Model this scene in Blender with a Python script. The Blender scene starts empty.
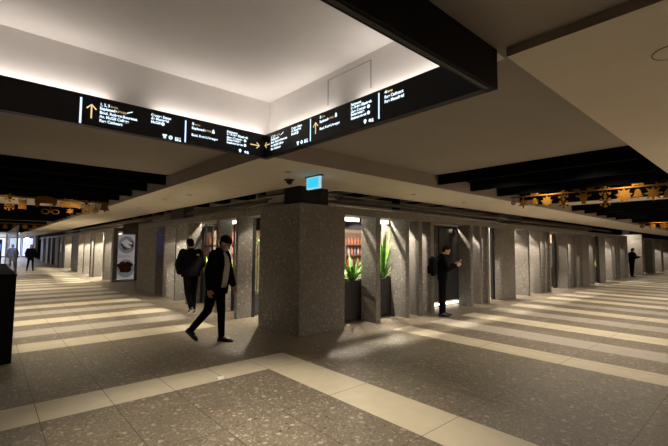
import bpy, bmesh, math, random
from mathutils import Vector, Matrix
random.seed(7)
S = bpy.context.scene
COL = S.collection
PI = math.pi

# ------------------------------------------------------------------ scene tagging
def tag(o, label=None, cat=None, group=None, kind=None):
    if label: o['label'] = label
    if cat: o['category'] = cat
    if group: o['group'] = group
    if kind: o['kind'] = kind
    return o

def empty(name, loc=(0, 0, 0), rotz=0.0):
    o = bpy.data.objects.new(name, None)
    COL.objects.link(o)
    o.location = loc
    o.rotation_euler = (0, 0, rotz)
    o.empty_display_size = 0.1
    return o

def thing(name, label, cat, loc=(0, 0, 0), rotz=0.0, group=None):
    return tag(empty(name, loc, rotz), label, cat, group)

def mobj(name, bm, mat, parent=None, loc=None, smooth=False):
    me = bpy.data.meshes.new(name)
    bmesh.ops.recalc_face_normals(bm, faces=bm.faces[:])
    bm.to_mesh(me)
    bm.free()
    mats = mat if isinstance(mat, (list, tuple)) else [mat]
    for m in mats:
        me.materials.append(m)
    if smooth:
        for p in me.polygons:
            p.use_smooth = True
    o = bpy.data.objects.new(name, me)
    COL.objects.link(o)
    if parent: o.parent = parent
    if loc is not None: o.location = loc
    return o

def bx(bm, x0, x1, y0, y1, z0, z1, mi=0):
    vs = [bm.verts.new(p) for p in ((x0, y0, z0), (x1, y0, z0), (x1, y1, z0), (x0, y1, z0),
                                    (x0, y0, z1), (x1, y0, z1), (x1, y1, z1), (x0, y1, z1))]
    for f in ((0, 3, 2, 1), (4, 5, 6, 7), (0, 1, 5, 4), (1, 2, 6, 5), (2, 3, 7, 6), (3, 0, 4, 7)):
        bm.faces.new([vs[i] for i in f]).material_index = mi
    return bm

def box(x0, x1, y0, y1, z0, z1, bev=0.0):
    bm = bmesh.new()
    bx(bm, x0, x1, y0, y1, z0, z1)
    if bev:
        bmesh.ops.bevel(bm, geom=bm.edges[:], offset=bev, segments=1, affect='EDGES')
    return bm

def box_thing(name, label, cat, x0, x1, y0, y1, z0, z1, mat, bev=0.0, group=None):
    """a box-like thing whose origin is at the middle of its base"""
    cx, cy = (x0 + x1) / 2, (y0 + y1) / 2
    o = mobj(name, box(x0 - cx, x1 - cx, y0 - cy, y1 - cy, 0, z1 - z0, bev), mat, None, (cx, cy, z0))
    return tag(o, label, cat, group)

def struct(name, bm, mat, label=None):
    return tag(mobj(name, bm, mat), label, None, None, 'structure')

def frame_of(d):
    d = d.normalized()
    a = Vector((0, 0, 1)) if abs(d.z) < 0.9 else Vector((1, 0, 0))
    u = a.cross(d).normalized()
    return u, d.cross(u).normalized()

def loft(bm, rings, n=20, mi=0):
    """rings: (center, U vector, V vector) ellipses -> closed tube"""
    prev = None
    rows = []
    for c, u, v in rings:
        rows.append([bm.verts.new(c + u * math.cos(2 * PI * i / n) + v * math.sin(2 * PI * i / n)) for i in range(n)])
    for a, b in zip(rows, rows[1:]):
        for i in range(n):
            bm.faces.new((a[i], a[(i + 1) % n], b[(i + 1) % n], b[i])).material_index = mi
    bm.faces.new(rows[0][::-1]).material_index = mi
    bm.faces.new(rows[-1]).material_index = mi

def ball(bm, c, rx, ry, rz, M=None, n=16, m=10):
    """ellipsoid; M = 3x3 frame"""
    c = Vector(c)
    M = M or Matrix.Identity(3)
    rows = []
    for j in range(1, m):
        t = PI * j / m
        rows.append([bm.verts.new(c + M @ Vector((rx * math.sin(t) * math.cos(2 * PI * i / n),
                                                 ry * math.sin(t) * math.sin(2 * PI * i / n),
                                                 rz * math.cos(t)))) for i in range(n)])
    top = bm.verts.new(c + M @ Vector((0, 0, rz)))
    bot = bm.verts.new(c + M @ Vector((0, 0, -rz)))
    for i in range(n):
        bm.faces.new((top, rows[0][i], rows[0][(i + 1) % n]))
        bm.faces.new((bot, rows[-1][(i + 1) % n], rows[-1][i]))
    for a, b in zip(rows, rows[1:]):
        for i in range(n):
            bm.faces.new((a[i], b[i], b[(i + 1) % n], a[(i + 1) % n]))

def capsule(bm, p, q, r0, r1, n=14, balls=True):
    p, q = Vector(p), Vector(q)
    u, v = frame_of(q - p)
    loft(bm, [(p, u * r0, v * r0), (p.lerp(q, .5), u * (r0 + r1) / 2, v * (r0 + r1) / 2), (q, u * r1, v * r1)], n)
    if balls:
        ball(bm, p, r0, r0, r0, None, n, 8)
        ball(bm, q, r1, r1, r1, None, n, 8)

def tube(bm, pts, r, n=8):
    pts = [Vector(p) for p in pts]
    for a, b in zip(pts, pts[1:]):
        u, v = frame_of(b - a)
        loft(bm, [(a, u * r, v * r), (b, u * r, v * r)], n)

def prism(bm, pts2, depth, axes, origin, mi=0):
    """extrude a 2-D outline: axes=(A,B,N)"""
    A, B, N = axes
    o = Vector(origin)
    f = [bm.verts.new(o + A * x + B * y) for x, y in pts2]
    g = [bm.verts.new(o + A * x + B * y + N * depth) for x, y in pts2]
    n = len(pts2)
    bm.faces.new(f[::-1]).material_index = mi
    bm.faces.new(g).material_index = mi
    for i in range(n):
        bm.faces.new((f[i], f[(i + 1) % n], g[(i + 1) % n], g[i])).material_index = mi

# ------------------------------------------------------------------ materials
def new_mat(name):
    m = bpy.data.materials.new(name)
    m.use_nodes = True
    nt = m.node_tree
    b = nt.nodes['Principled BSDF']
    return m, nt, b

def link(nt, a, b): nt.links.new(a, b)

def plain(name, c, rough=0.6, metal=0.0, noise=0.12, scale=6.0, spec=0.5, emit=None, es=0.0):
    m, nt, b = new_mat(name)
    g = nt.nodes.new('ShaderNodeNewGeometry')
    n = nt.nodes.new('ShaderNodeTexNoise')
    n.inputs['Scale'].default_value = scale
    n.inputs['Detail'].default_value = 4
    link(nt, g.outputs['Position'], n.inputs['Vector'])
    r = nt.nodes.new('ShaderNodeValToRGB')
    r.color_ramp.elements[0].position = .3
    r.color_ramp.elements[1].position = .7
    r.color_ramp.elements[0].color = tuple(x * (1 - noise) for x in c) + (1,)
    r.color_ramp.elements[1].color = tuple(min(1, x * (1 + noise)) for x in c) + (1,)
    link(nt, n.outputs['Fac'], r.inputs['Fac'])
    link(nt, r.outputs['Color'], b.inputs['Base Color'])
    b.inputs['Roughness'].default_value = rough
    b.inputs['Metallic'].default_value = metal
    b.inputs['Specular IOR Level'].default_value = spec
    if emit:
        b.inputs['Emission Color'].default_value = tuple(emit) + (1,)
        b.inputs['Emission Strength'].default_value = es
    return m

def glow(name, c, s):
    m, nt, b = new_mat(name)
    b.inputs['Base Color'].default_value = (.02, .02, .02, 1)
    b.inputs['Emission Color'].default_value = tuple(c) + (1,)
    b.inputs['Emission Strength'].default_value = s
    return m

def mathn(nt, op, a, b=None, c=None):
    n = nt.nodes.new('ShaderNodeMath')
    n.operation = op
    for i, v in enumerate((a, b, c)):
        if v is None: continue
        if isinstance(v, (int, float)): n.inputs[i].default_value = v
        else: link(nt, v, n.inputs[i])
    return n.outputs[0]

def mixc(nt, fac, a, b):
    n = nt.nodes.new('ShaderNodeMix')
    n.data_type = 'RGBA'
    if isinstance(fac, (int, float)): n.inputs[0].default_value = fac
    else: link(nt, fac, n.inputs[0])
    for i, v in ((6, a), (7, b)):
        if isinstance(v, tuple): n.inputs[i].default_value = v + (1,)
        else: link(nt, v, n.inputs[i])
    return n.outputs[2]

def terrazzo(name, base, light, dark, rough=.5, joints=None, scl=1.0, amount=1.0, bump=0.0):
    m, nt, b = new_mat(name)
    g = nt.nodes.new('ShaderNodeNewGeometry')
    pos = g.outputs['Position']
    n = nt.nodes.new('ShaderNodeTexNoise')
    n.inputs['Scale'].default_value = 2.2
    n.inputs['Detail'].default_value = 5
    link(nt, pos, n.inputs['Vector'])
    n2 = nt.nodes.new('ShaderNodeTexNoise')
    n2.inputs['Scale'].default_value = 60
    n2.inputs['Detail'].default_value = 3
    link(nt, pos, n2.inputs['Vector'])
    col = mixc(nt, n.outputs['Fac'], tuple(x * .75 for x in base), tuple(x * 1.25 for x in base))
    f2 = mathn(nt, 'MULTIPLY', n2.outputs['Fac'], .35)
    col = mixc(nt, f2, col, tuple(x * .5 for x in base))
    # warp so that chips are irregular shards
    nw = nt.nodes.new('ShaderNodeTexNoise')
    nw.inputs['Scale'].default_value = 25
    link(nt, pos, nw.inputs['Vector'])
    va = nt.nodes.new('ShaderNodeVectorMath')
    va.operation = 'MULTIPLY_ADD'
    link(nt, nw.outputs['Color'], va.inputs[0])
    va.inputs[1].default_value = (.04, .04, .04)
    link(nt, pos, va.inputs[2])
    for sc, thr, rad, c in ((9 * scl, .80, .42, light), (17 * scl, .70, .40, light), (13 * scl, .82, .42, dark),
                            (34 * scl, .62, .42, light), (40 * scl, .74, .42, dark)):
        v = nt.nodes.new('ShaderNodeTexVoronoi')
        v.inputs['Scale'].default_value = sc
        link(nt, va.outputs[0], v.inputs['Vector'])
        sep = nt.nodes.new('ShaderNodeSeparateColor')
        link(nt, v.outputs['Color'], sep.inputs[0])
        pick = mathn(nt, 'GREATER_THAN', sep.outputs[0], thr)
        near = mathn(nt, 'LESS_THAN', v.outputs['Distance'], rad)
        k = mathn(nt, 'MULTIPLY', pick, near)
        k = mathn(nt, 'MULTIPLY', k, sep.outputs[1])
        k = mathn(nt, 'MULTIPLY', k, amount)
        col = mixc(nt, k, col, c)
    if joints:
        col = add_joints(nt, pos, col, *joints)
    link(nt, col, b.inputs['Base Color'])
    b.inputs['Roughness'].default_value = rough
    return m

def add_joints(nt, pos, col, px, ox, py, oy, w, c):
    sp = nt.nodes.new('ShaderNodeSeparateXYZ')
    link(nt, pos, sp.inputs[0])
    k = None
    for out, p, o in ((sp.outputs[0], px, ox), (sp.outputs[1], py, oy)):
        t = mathn(nt, 'SUBTRACT', out, o)
        t = mathn(nt, 'DIVIDE', t, p)
        t = mathn(nt, 'FRACT', mathn(nt, 'ADD', t, 100.5))
        t = mathn(nt, 'ABSOLUTE', mathn(nt, 'SUBTRACT', t, .5))
        t = mathn(nt, 'LESS_THAN', t, w / p)
        k = t if k is None else mathn(nt, 'MAXIMUM', k, t)
    return mixc(nt, mathn(nt, 'MULTIPLY', k, .8), col, c)

JT = (.604, .44, 1.21, 2.07, .004, (.02, .017, .013))
M = {}
M['floor'] = terrazzo('floor_terrazzo', (.158, .132, .096), (.42, .37, .28), (.04, .034, .027), .42, JT, 1.9, .8)
def tile_mat(name, c, rough):
    m, nt, b = new_mat(name)
    g = nt.nodes.new('ShaderNodeNewGeometry')
    n = nt.nodes.new('ShaderNodeTexNoise')
    n.inputs['Scale'].default_value = 5
    n.inputs['Detail'].default_value = 6
    link(nt, g.outputs['Position'], n.inputs['Vector'])
    col = mixc(nt, n.outputs['Fac'], tuple(x * .85 for x in c), tuple(x * 1.12 for x in c))
    col = add_joints(nt, g.outputs['Position'], col, *JT)
    link(nt, col, b.inputs['Base Color'])
    b.inputs['Roughness'].default_value = rough
    return m
M['stripe'] = tile_mat('stripe_beige', (.52, .465, .345), .4)
M['stripe_grey'] = tile_mat('stripe_grey', (.36, .33, .28), .38)
M['stone'] = terrazzo('pier_terrazzo', (.180, .167, .150), (.38, .36, .33), (.06, .055, .05), .6, None, 1.7, .75)
M['stone_panel'] = terrazzo('panel_terrazzo', (.20, .18, .15), (.4, .37, .32), (.06, .055, .05), .6, None, 1.0, .5)
M['white'] = plain('white_plaster', (.70, .675, .65), .85, noise=.02)
M['cream'] = plain('cream_plaster', (.74, .67, .56), .85, noise=.03, scale=2)
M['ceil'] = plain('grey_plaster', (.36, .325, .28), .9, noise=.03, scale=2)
M['black'] = plain('black_paint', (.008, .008, .009), .6, noise=.2, spec=.15)
M['void'] = plain('void_black', (.004, .004, .004), .95, noise=.2, spec=.02)
M['baffle'] = plain('baffle_black', (.006, .006, .007), .9, noise=.2, spec=.03)
M['sign'] = plain('sign_black', (.008, .008, .0095), .4, noise=.15, spec=.2)
M['sign_text'] = glow('sign_text_white', (.72, .88, 1), 1.5)
M['sign_bar'] = glow('sign_bar', (.55, .75, 1), 1.6)
M['gold'] = glow('sign_gold', (1, .72, .32), 1.0)
M['gold_dim'] = glow('sign_gold_dim', (1, .72, .32), .45)
M['panel_line'] = plain('joint_grey', (.33, .30, .27), .8)
M['ornament'] = plain('gold_foil', (.19, .084, .010), .7, metal=0, spec=.1, noise=.2, scale=30)
M['planter'] = plain('planter_charcoal', (.030, .031, .036), .5, noise=.2, scale=12)
M['soil'] = plain('soil', (.03, .02, .012), .95, noise=.5, scale=50)
M['leaf'] = plain('leaf_green', (.09, .22, .03), .45, noise=.5, scale=9)
M['leaf_dark'] = plain('leaf_dark_green', (.05, .13, .04), .4, noise=.5, scale=9)
M['leaf_lime'] = plain('leaf_lime', (.22, .38, .04), .45, noise=.4, scale=9)
M['frame'] = plain('frame_black', (.012, .012, .013), .4, noise=.2)
M['dark_wall'] = plain('dark_wall', (.05, .045, .04), .95, spec=.02)
M['pipe'] = plain('pipe_grey', (.20, .18, .15), .5, metal=.3, noise=.25)
M['duct'] = plain('duct_brown', (.23, .19, .145), .7, noise=.2)
M['column'] = plain('column_dark', (.030, .031, .036), .55, noise=.3, scale=20)
M['exit'] = glow('exit_cyan', (.03, .55, .80), 1.15)
M['exit_frame'] = glow('exit_white', (.45, .80, .95), .8)
M['led'] = glow('led_white', (1, .90, .76), 5)
M['screen_blue'] = glow('screen_blue', (.10, .22, 1.0), 1.6)
M['screen_white'] = glow('screen_white', (.62, .78, 1.0), 2.2)
M['lantern'] = glow('lantern_warm', (1, .48, .25), 1.5)
M['metal'] = plain('metal_grey', (.35, .34, .33), .35, metal=.8)
M['skin'] = plain('skin', (.42, .25, .17), .55, noise=.06, scale=20)
M['coat'] = plain('coat_black', (.005, .005, .006), .85, noise=.25, scale=30, spec=.02)
M['jacket'] = plain('jacket_black', (.005, .005, .006), .7, noise=.25, scale=25, spec=.02)
M['trouser'] = plain('trouser_black', (.005, .005, .006), .9, noise=.2, scale=40, spec=.02)
M['shirt'] = plain('shirt_grey', (.44, .44, .45), .85, noise=.08, scale=30)
M['hair'] = plain('hair_brown', (.014, .010, .008), .7, noise=.4, scale=60, spec=.02)
M['hat'] = plain('beanie_black', (.011, .010, .011), .95, noise=.3, scale=80, spec=.02)
M['shoe'] = plain('shoe_black', (.012, .012, .012), .5, noise=.2)
M['sole'] = plain('sole_white', (.70, .68, .64), .6)
M['eye'] = plain('eye_dark', (.02, .015, .012), .3)
M['lip'] = plain('lip', (.28, .11, .09), .5)
M['bag'] = plain('backpack_black', (.013, .013, .015), .75, noise=.3, scale=40, spec=.02)
M['phone'] = plain('phone_black', (.01, .01, .012), .2)
M['paper'] = plain('poster_white', (.66, .64, .62), .6, noise=.04, emit=(1, .97, .94), es=.18)  # weak glow stands in for light falling on the poster
M['plate'] = plain('plate_grey', (.46, .47, .50), .5, noise=.05, emit=(.8, .85, 1), es=.08)  # weak glow here too, in place of light on the poster pictures
M['food_cream'] = plain('food_cream', (.62, .50, .38), .6, noise=.3, scale=25)
M['food_brown'] = plain('food_brown', (.30, .09, .035), .5, noise=.5, scale=40)
M['food_dark'] = plain('food_dark', (.10, .035, .02), .5, noise=.4, scale=30)
M['ink'] = plain('poster_ink', (.12, .12, .13), .7)
M['wood'] = plain('shelf_wood', (.32, .22, .15), .6, noise=.2, scale=14)
M['shopwall'] = plain('shop_wall', (.48, .38, .31), .8, noise=.06)
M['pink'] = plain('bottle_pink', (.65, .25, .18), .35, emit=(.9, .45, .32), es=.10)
M['amber'] = plain('bottle_amber', (.40, .16, .05), .3)
M['lilac'] = plain('bottle_lilac', (.34, .26, .44), .35)
M['whitebox'] = plain('box_white', (.7, .68, .66), .5)

def glass_mat(name, tint, alpha, rough=.05):
    m, nt, b = new_mat(name)
    b.inputs['Base Color'].default_value = tint + (1,)
    b.inputs['Roughness'].default_value = rough
    b.inputs['Alpha'].default_value = alpha
    return m
M['glass_dark'] = glass_mat('door_glass', (.035, .036, .038), .95, .16)
M['glass_clear'] = glass_mat('clear_glass', (.50, .52, .60), .42, .2)
M['glass_window'] = glass_mat('window_glass', (.05, .05, .05), .12, .03)

# ------------------------------------------------------------------ camera (solved from the vanishing points of the two corridors)
cx, cy = 334.0, 223.0
vL, vR = (-14.0, 245.0), (775.0, 251.0)
F = math.sqrt(-((vL[0] - cx) * (vR[0] - cx) + (vL[1] - cy) * (vR[1] - cy)))
kx = Vector((vR[0] - cx, -(vR[1] - cy), -F)).normalized()
ky = Vector((vL[0] - cx, -(vL[1] - cy), -F)).normalized()
kz = kx.cross(ky)
cam_d = bpy.data.cameras.new('camera')
cam_d.sensor_width = 36
cam_d.lens = F / 668 * 36
cam_d.clip_start = .05
cam_d.clip_end = 300
cam = bpy.data.objects.new('camera', cam_d)
COL.objects.link(cam)
R = Matrix((kx, ky, kz)).to_4x4()
cam.matrix_world = Matrix.Translation((0, 0, 1.6)) @ R
S.camera = cam

# ------------------------------------------------------------------ main dimensions
FX, FY = 4.225, 5.69          # planes of the left and right stone fronts
ZT, ZL = 2.415, 2.262         # top of stone front, underside of its lintel
ZS, ZU = 2.72, 2.95           # low soffit, upper ceiling
SX, SY = 2.535, 4.105         # inner edges of the soffit along the fronts
PD, PDL = .45, .375           # pier depths, right and left front

# ------------------------------------------------------------------ floor
xs = {-6.0, 50.0}; ys = {-6.0, 62.0}
SXs = [(6.07 if k == 0 else 6.33 + 1.30 * k - .32, 6.60 if k == 0 else 6.33 + 1.30 * k + .32) for k in range(30)]
SYs = [(7.86 + 1.255 * k - .33, 7.86 + 1.255 * k + .31) for k in range(40)]
xs |= {2.858, 3.462, 3.53} | {v for s in SXs for v in s}
ys |= {4.492, 5.05, 5.08} | {v for s in SYs for v in s}
xs = sorted(v for v in xs if v <= 50); ys = sorted(v for v in ys if v <= 62)
bm = bmesh.new()
gv = [[bm.verts.new((x, y, 0)) for y in ys] for x in xs]
for i in range(len(xs) - 1):
    for j in range(len(ys) - 1):
        f = bm.faces.new((gv[i][j], gv[i + 1][j], gv[i + 1][j + 1], gv[i][j + 1]))
        x, y = (xs[i] + xs[i + 1]) / 2, (ys[j] + ys[j + 1]) / 2
        mi = 0
        if (4.492 < y < 5.05 and x < 3.462) or (2.858 < x < 3.462 and y < 5.05): mi = 1
        elif y < 5.08:
            for k, (a, b) in enumerate(SXs):
                if a < x < b: mi = 1 if k % 2 == 0 else 2
        elif x < 3.53:
            for k, (a, b) in enumerate(SYs):
                if a < y < b: mi = 1 if k % 2 == 0 else 2
        f.material_index = mi
struct('floor', bm, [M['floor'], M['stripe'], M['stripe_grey']], 'terrazzo floor with pale cross stripes')

# ------------------------------------------------------------------ ceilings
RX0, RX1, RY0, RY1 = -3.0, 2.60, 1.215, 4.17          # light coffer
CH = 3.42
bm = bmesh.new()                                      # upper ceiling round the coffer
t = .12
for a in ((-6, RX0, -4, 7.6), (RX0, RX1 + .1, -4, RY0), (RX0, RX1 + .1, RY1 + .1, 7.6), (RX1 + .1, 6.15, -4, 7.6)):
    bx(bm, a[0], a[1], a[2], a[3], ZU, ZU + t)
struct('ceiling', bm, M['ceil'], 'plain upper ceiling over the crossing')
bm = bmesh.new()
bx(bm, RX0 - .1, RX1 + .1, RY0 - .1, RY1 + .1, CH, CH + .1)
struct('ceiling_coffer', bm, M['white'], 'raised white ceiling of the lit coffer')
for nm, a in (('wall_coffer_back', (RX0, RX1 + .1, RY1, RY1 + .1)), ('wall_coffer_front', (RX0, RX1, RY0 - .1, RY0)),
              ('wall_coffer_right', (RX1, RX1 + .1, RY0, RY1)), ('wall_coffer_left', (RX0 - .1, RX0, RY0 - .1, RY1 + .1))):
    bm = bmesh.new()
    bx(bm, *a, ZU + .001 if nm[12:] in ('back', 'right') else ZU + t, CH)
    struct(nm, bm, M['white'], 'white wall of the lit coffer')
# hatch in coffer wall: thin outline
bm = bmesh.new()
for y0, y1, z0, z1 in ((3.03, 3.042, 3.0, 3.345), (2.42, 2.432, 3.0, 3.345), (2.42, 3.042, 3.345, 3.352)):
    bx(bm, RX1 - .002, RX1 + .002, y0, y1, z0 + .08 if z0 < 3.1 else z0, z1)
tag(mobj('access_hatch', bm, M['panel_line']), 'flush white access hatch in the coffer wall above the sign', 'hatch')

# soffits: slab, its upright edges painted darker as shade
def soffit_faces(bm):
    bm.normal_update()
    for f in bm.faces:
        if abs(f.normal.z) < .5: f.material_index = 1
bm = bmesh.new()
bx(bm, SX, 50, SY, FY - .02, ZS, ZU - .002)
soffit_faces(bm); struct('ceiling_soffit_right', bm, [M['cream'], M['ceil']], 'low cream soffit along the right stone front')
bm = bmesh.new()
bx(bm, SX, FX - .02, FY - .02, 62, ZS, ZU - .002)
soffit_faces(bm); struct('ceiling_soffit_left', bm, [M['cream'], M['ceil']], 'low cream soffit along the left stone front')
bm = bmesh.new()
bx(bm, 2.55, 50, -3.0, 1.14, 2.885, ZU - .002)
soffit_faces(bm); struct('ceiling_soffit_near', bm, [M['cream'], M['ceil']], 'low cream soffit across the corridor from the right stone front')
bm = bmesh.new()
bx(bm, -4.0, -.6, 5.2, 62, ZS, ZU - .002)
struct('ceiling_soffit_far_left', bm, M['cream'], 'low soffit on the other side of the left corridor')
# dark voids over the corridors
struct('ceiling_void_right', box(6.15, 50, .9, 4.2, 3.75, 3.85), M['void'], 'black ceiling void over the right corridor')
struct('ceiling_void_left', box(-.7, 2.6, 7.6, 62, 3.75, 3.85), M['void'], 'black ceiling void over the left corridor')
for nm, a in (('trim_1', (6.15, 50, 4.11, 4.2)), ('trim_2', (6.15, 50, 1.04, 1.135))):
    struct(nm, box(*a, ZU, 3.8), M['void'], 'black upper edge of the right corridor void')
for nm, a in (('trim_3', (2.54, 2.64, 7.6, 62)), ('trim_4', (-.7, -.61, 7.6, 62))):
    struct(nm, box(*a, ZU, 3.8), M['void'], 'black upper edge of the left corridor void')
# flat ceiling strips between groups of baffles
for k, (a, b) in enumerate(((11.9, 13.35), (19.2, 20.9), (31, 33), (47, 50))):
    struct('ceiling_strip_right', box(a, b, 1.14, SY, ZU, ZU + .1), M['cream'], 'flat ceiling strip over the right corridor')
for k, (a, b) in enumerate(((13.7, 16.5), (25.5, 27.3), (37, 39), (50, 52))):
    struct('ceiling_strip_left', box(-.6, SX, a, b, ZU, ZU + .1), M['cream'], 'flat ceiling strip over the left corridor')
ORD = ['first', 'second', 'third', 'fourth', 'fifth', 'sixth', 'seventh', 'eighth', 'ninth', 'tenth', 'eleventh', 'twelfth',
       'thirteenth', 'fourteenth', 'fifteenth', 'sixteenth', 'seventeenth', 'eighteenth', 'nineteenth', 'twentieth',
       'twenty-first', 'twenty-second', 'twenty-third', 'twenty-fourth', 'twenty-fifth', 'twenty-sixth', 'twenty-seventh',
       'twenty-eighth', 'twenty-ninth', 'thirtieth', 'thirty-first', 'thirty-second']
BR = [6.22, 7.385, 8.55, 9.715, 10.88, 13.42, 14.62, 15.93, 17.16, 18.39, 21.1, 22.4, 23.6, 24.8, 26, 27.2, 28.4, 29.6, 34, 36, 38, 40, 42]
BL = [7.74, 8.91, 10.09, 11.26, 12.43, 16.6, 17.8, 19, 20.2, 21.4, 22.6, 23.8, 27.5, 29, 30.5, 32, 33.5, 35, 40, 42, 44, 46]
for i, x in enumerate(BR):
    box_thing('ceiling_baffle', 'black ceiling baffle spanning the right corridor, %s from the crossing' % ORD[i], 'baffle',
              x, x + .06, 1.143, SY - .003, 2.782, 3.748, M['baffle'], group='black ceiling baffles over the right corridor')
for i, y in enumerate(BL):
    box_thing('ceiling_baffle', 'black ceiling baffle spanning the left corridor, %s from the crossing' % ORD[i], 'baffle',
              -.597, SX - .003, y, y + .06, 2.785, 3.748, M['baffle'], group='black ceiling baffles over the left corridor')

# ------------------------------------------------------------------ wayfinding sign ring
ZB = 2.672
XO, XI, YO, YI, YN = 2.53, 2.45, 4.10, 4.02, 1.195
def beam(x0, x1, y0, y1):
    return x0, x1, y0, y1, ZB, ZU - .001
signL = box_thing('wayfinding_sign', 'long black wayfinding sign with up arrow beside five text lines, ending in right arrow', 'sign',
                  -2.9, XO, YI, YO, ZB, ZU - .001, M['sign'], .003)
signR = box_thing('wayfinding_sign', 'black illuminated wayfinding sign starting with a left arrow, hung above the exit sign', 'sign',
                  XI, XO, YN + .075, YI - .002, ZB, ZU - .001, M['sign'], .003)
bmn = box(-2.9 - 0, XO, -.0, .075, 0, ZU - .001 - ZB, .003)
nb = mobj('fascia_beam', bmn, M['black'], None, (0, YN, ZB))
tag(nb, 'blank black fascia beam closing the near side of the lit coffer', 'beam')
bm = box(-2.9, XO - .08, .022, .05, -.006, .0)
mobj('groove_rail', bm, M['frame'], nb)

texts = []
def rel(p, par): return Vector(p) - par.location
def text(par, s, u, z, size, width, mat, run, name='text_line'):
    c = bpy.data.curves.new(name, 'FONT')
    c.body = s
    c.size = size
    c.extrude = .0006
    c.offset = .0011
    c.materials.append(mat)
    o = bpy.data.objects.new(name, c)
    COL.objects.link(o)
    o.parent = par
    if run == 'L':
        o.location = rel((u, YI - .0015, z), par); o.rotation_euler = (PI / 2, 0, 0)
    else:
        o.location = rel((XI - .0015, u, z), par); o.rotation_euler = (PI / 2, 0, -PI / 2)
    texts.append((o, width))
    return o
def axes(run):
    return (Vector((1, 0, 0)), Vector((0, 0, 1)), Vector((0, -1, 0))) if run == 'L' else (Vector((0, -1, 0)), Vector((0, 0, 1)), Vector((-1, 0, 0)))
def orig(run, u, z): return (u, YI - .0003, z) if run == 'L' else (XI - .0003, u, z)
def shape(par, name, polys, u, z, mat, run):
    bm = bmesh.new()
    for p in polys:
        prism(bm, p, .0016, axes(run), rel(orig(run, u, z), par))
    return mobj(name, bm, mat, par)
def rect(x0, x1, y0, y1): return [(x0, y0), (x1, y0), (x1, y1), (x0, y1)]
def arrow_polys(L, h, w, ang):
    """arrow pointing along +x of given length, rotated"""
    ps = [rect(-L / 2, L / 2 - w * .4, -w / 2, w / 2)]
    d = w * .72
    for s in (1, -1):
        ps.append([(L / 2, 0), (L / 2 - h, s * h), (L / 2 - h - d, s * (h - d)), (L / 2 - 1.4 * d, 0)][::s])
    ca, sa = math.cos(ang), math.sin(ang)
    return [[(x * ca - y * sa, x * sa + y * ca) for x, y in p] for p in ps]
def disc_poly(r, n=16, x=0, y=0): return [(x + r * math.cos(2 * PI * i / n), y + r * math.sin(2 * PI * i / n)) for i in range(n)]
def cup(): return [[(-.022, .02), (-.022, .014), (-.012, -.006), (.012, -.006), (.022, .014), (.022, .02)], rect(-.012, .012, -.02, -.01)]
def people_icon(): return [disc_poly(.006, 10, -.02, .013), rect(-.028, -.012, -.02, .006), disc_poly(.006, 10, 0, .013), rect(-.008, .008, -.02, .006),
                           disc_poly(.006, 10, .022, .013), [(.014, -.02), (.034, -.02), (.024, .006)]]
def ring_polys(r, w, n=16):
    out = []
    for i in range(n):
        a, b = 2 * PI * i / n, 2 * PI * (i + 1) / n
        out.append([(r * math.cos(a), r * math.sin(a)), (r * math.cos(b), r * math.sin(b)), ((r - w) * math.cos(b), (r - w) * math.sin(b)), ((r - w) * math.cos(a), (r - w) * math.sin(a))][::-1])
    return out
T, G = M['sign_text'], M['gold_dim']
# left run: u = x, baseline z, cap size, width
sz = .036
text(signL, '1, 2, 3', .714, 2.874, sz, .078, T, 'L'); text(signL, 'bureaux', .80, 2.876, .028, .062, G, 'L')
text(signL, 'Esplanade', .714, 2.838, sz, .142, T, 'L'); text(signL, 'PVM', .862, 2.840, .028, .07, G, 'L')
shape(signL, 'icon', [[(-.024, -.012), (-.024, -.004), (.024, .02), (.024, .010)]], .962, 2.862, T, 'L')
text(signL, 'Boul. Robert-Bourassa', .714, 2.800, sz, .316, T, 'L')
text(signL, 'Av. McGill College', .714, 2.763, sz, .244, T, 'L')
text(signL, 'Rue Cathcart', .714, 2.724, sz, .19, T, 'L')
shape(signL, 'divider_bar', [rect(-.008, .008, 0, .232)], .568, 2.68, M['sign_bar'], 'L')
shape(signL, 'arrow', arrow_polys(.132, .042, .012, PI / 2), .650, 2.806, M['gold'], 'L')
text(signL, 'Centre Eaton', 1.154, 2.880, .036, .19, T, 'L')
text(signL, 'de Montréal', 1.154, 2.848, .036, .17, T, 'L')
text(signL, 'McGill', 1.154, 2.812, .036, .09, T, 'L')
shape(signL, 'icon', [disc_poly(.017)], 1.267, 2.823, T, 'L')
shape(signL, 'icon', cup(), 1.288, 2.703, T, 'L')
shape(signL, 'icon', ring_polys(.02, .009) + [rect(-.018, .018, -.003, .003)], 1.346, 2.70, T, 'L')
shape(signL, 'icon', people_icon(), 1.418, 2.697, T, 'L')
shape(signL, 'divider_bar', [rect(-.007, .007, 0, .23)], 1.494, 2.68, M['sign_bar'], 'L')
text(signL, '5', 1.560, 2.880, .038, .024, T, 'L'); text(signL, 'bureau', 1.592, 2.882, .026, .055, G, 'L')
text(signL, 'Esplanade', 1.558, 2.836, sz, .155, T, 'L'); text(signL, 'PVM', 1.720, 2.839, .028, .055, G, 'L')
shape(signL, 'icon', [disc_poly(.010, 12, 0, .012), rect(-.014, .014, -.02, .004)], 1.797, 2.853, T, 'L')
text(signL, 'Boul. René-Lévesque', 1.558, 2.762, sz, .292, T, 'L')
text(signL, 'Fairmont', 1.956, 2.880, .034, .13, T, 'L')
text(signL, 'Le Reine Elizabeth', 1.956, 2.853, .034, .262, T, 'L')
text(signL, 'Gare Centrale', 1.956, 2.816, .034, .19, T, 'L')
text(signL, 'Bonaventure', 1.956, 2.790, .034, .17, T, 'L')
text(signL, 'Stationnement', 1.956, 2.758, .034, .20, T, 'L')
shape(signL, 'icon', [disc_poly(.017)], 2.183, 2.825, T, 'L')
shape(signL, 'icon', [disc_poly(.017)], 2.183, 2.772, T, 'L')
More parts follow.
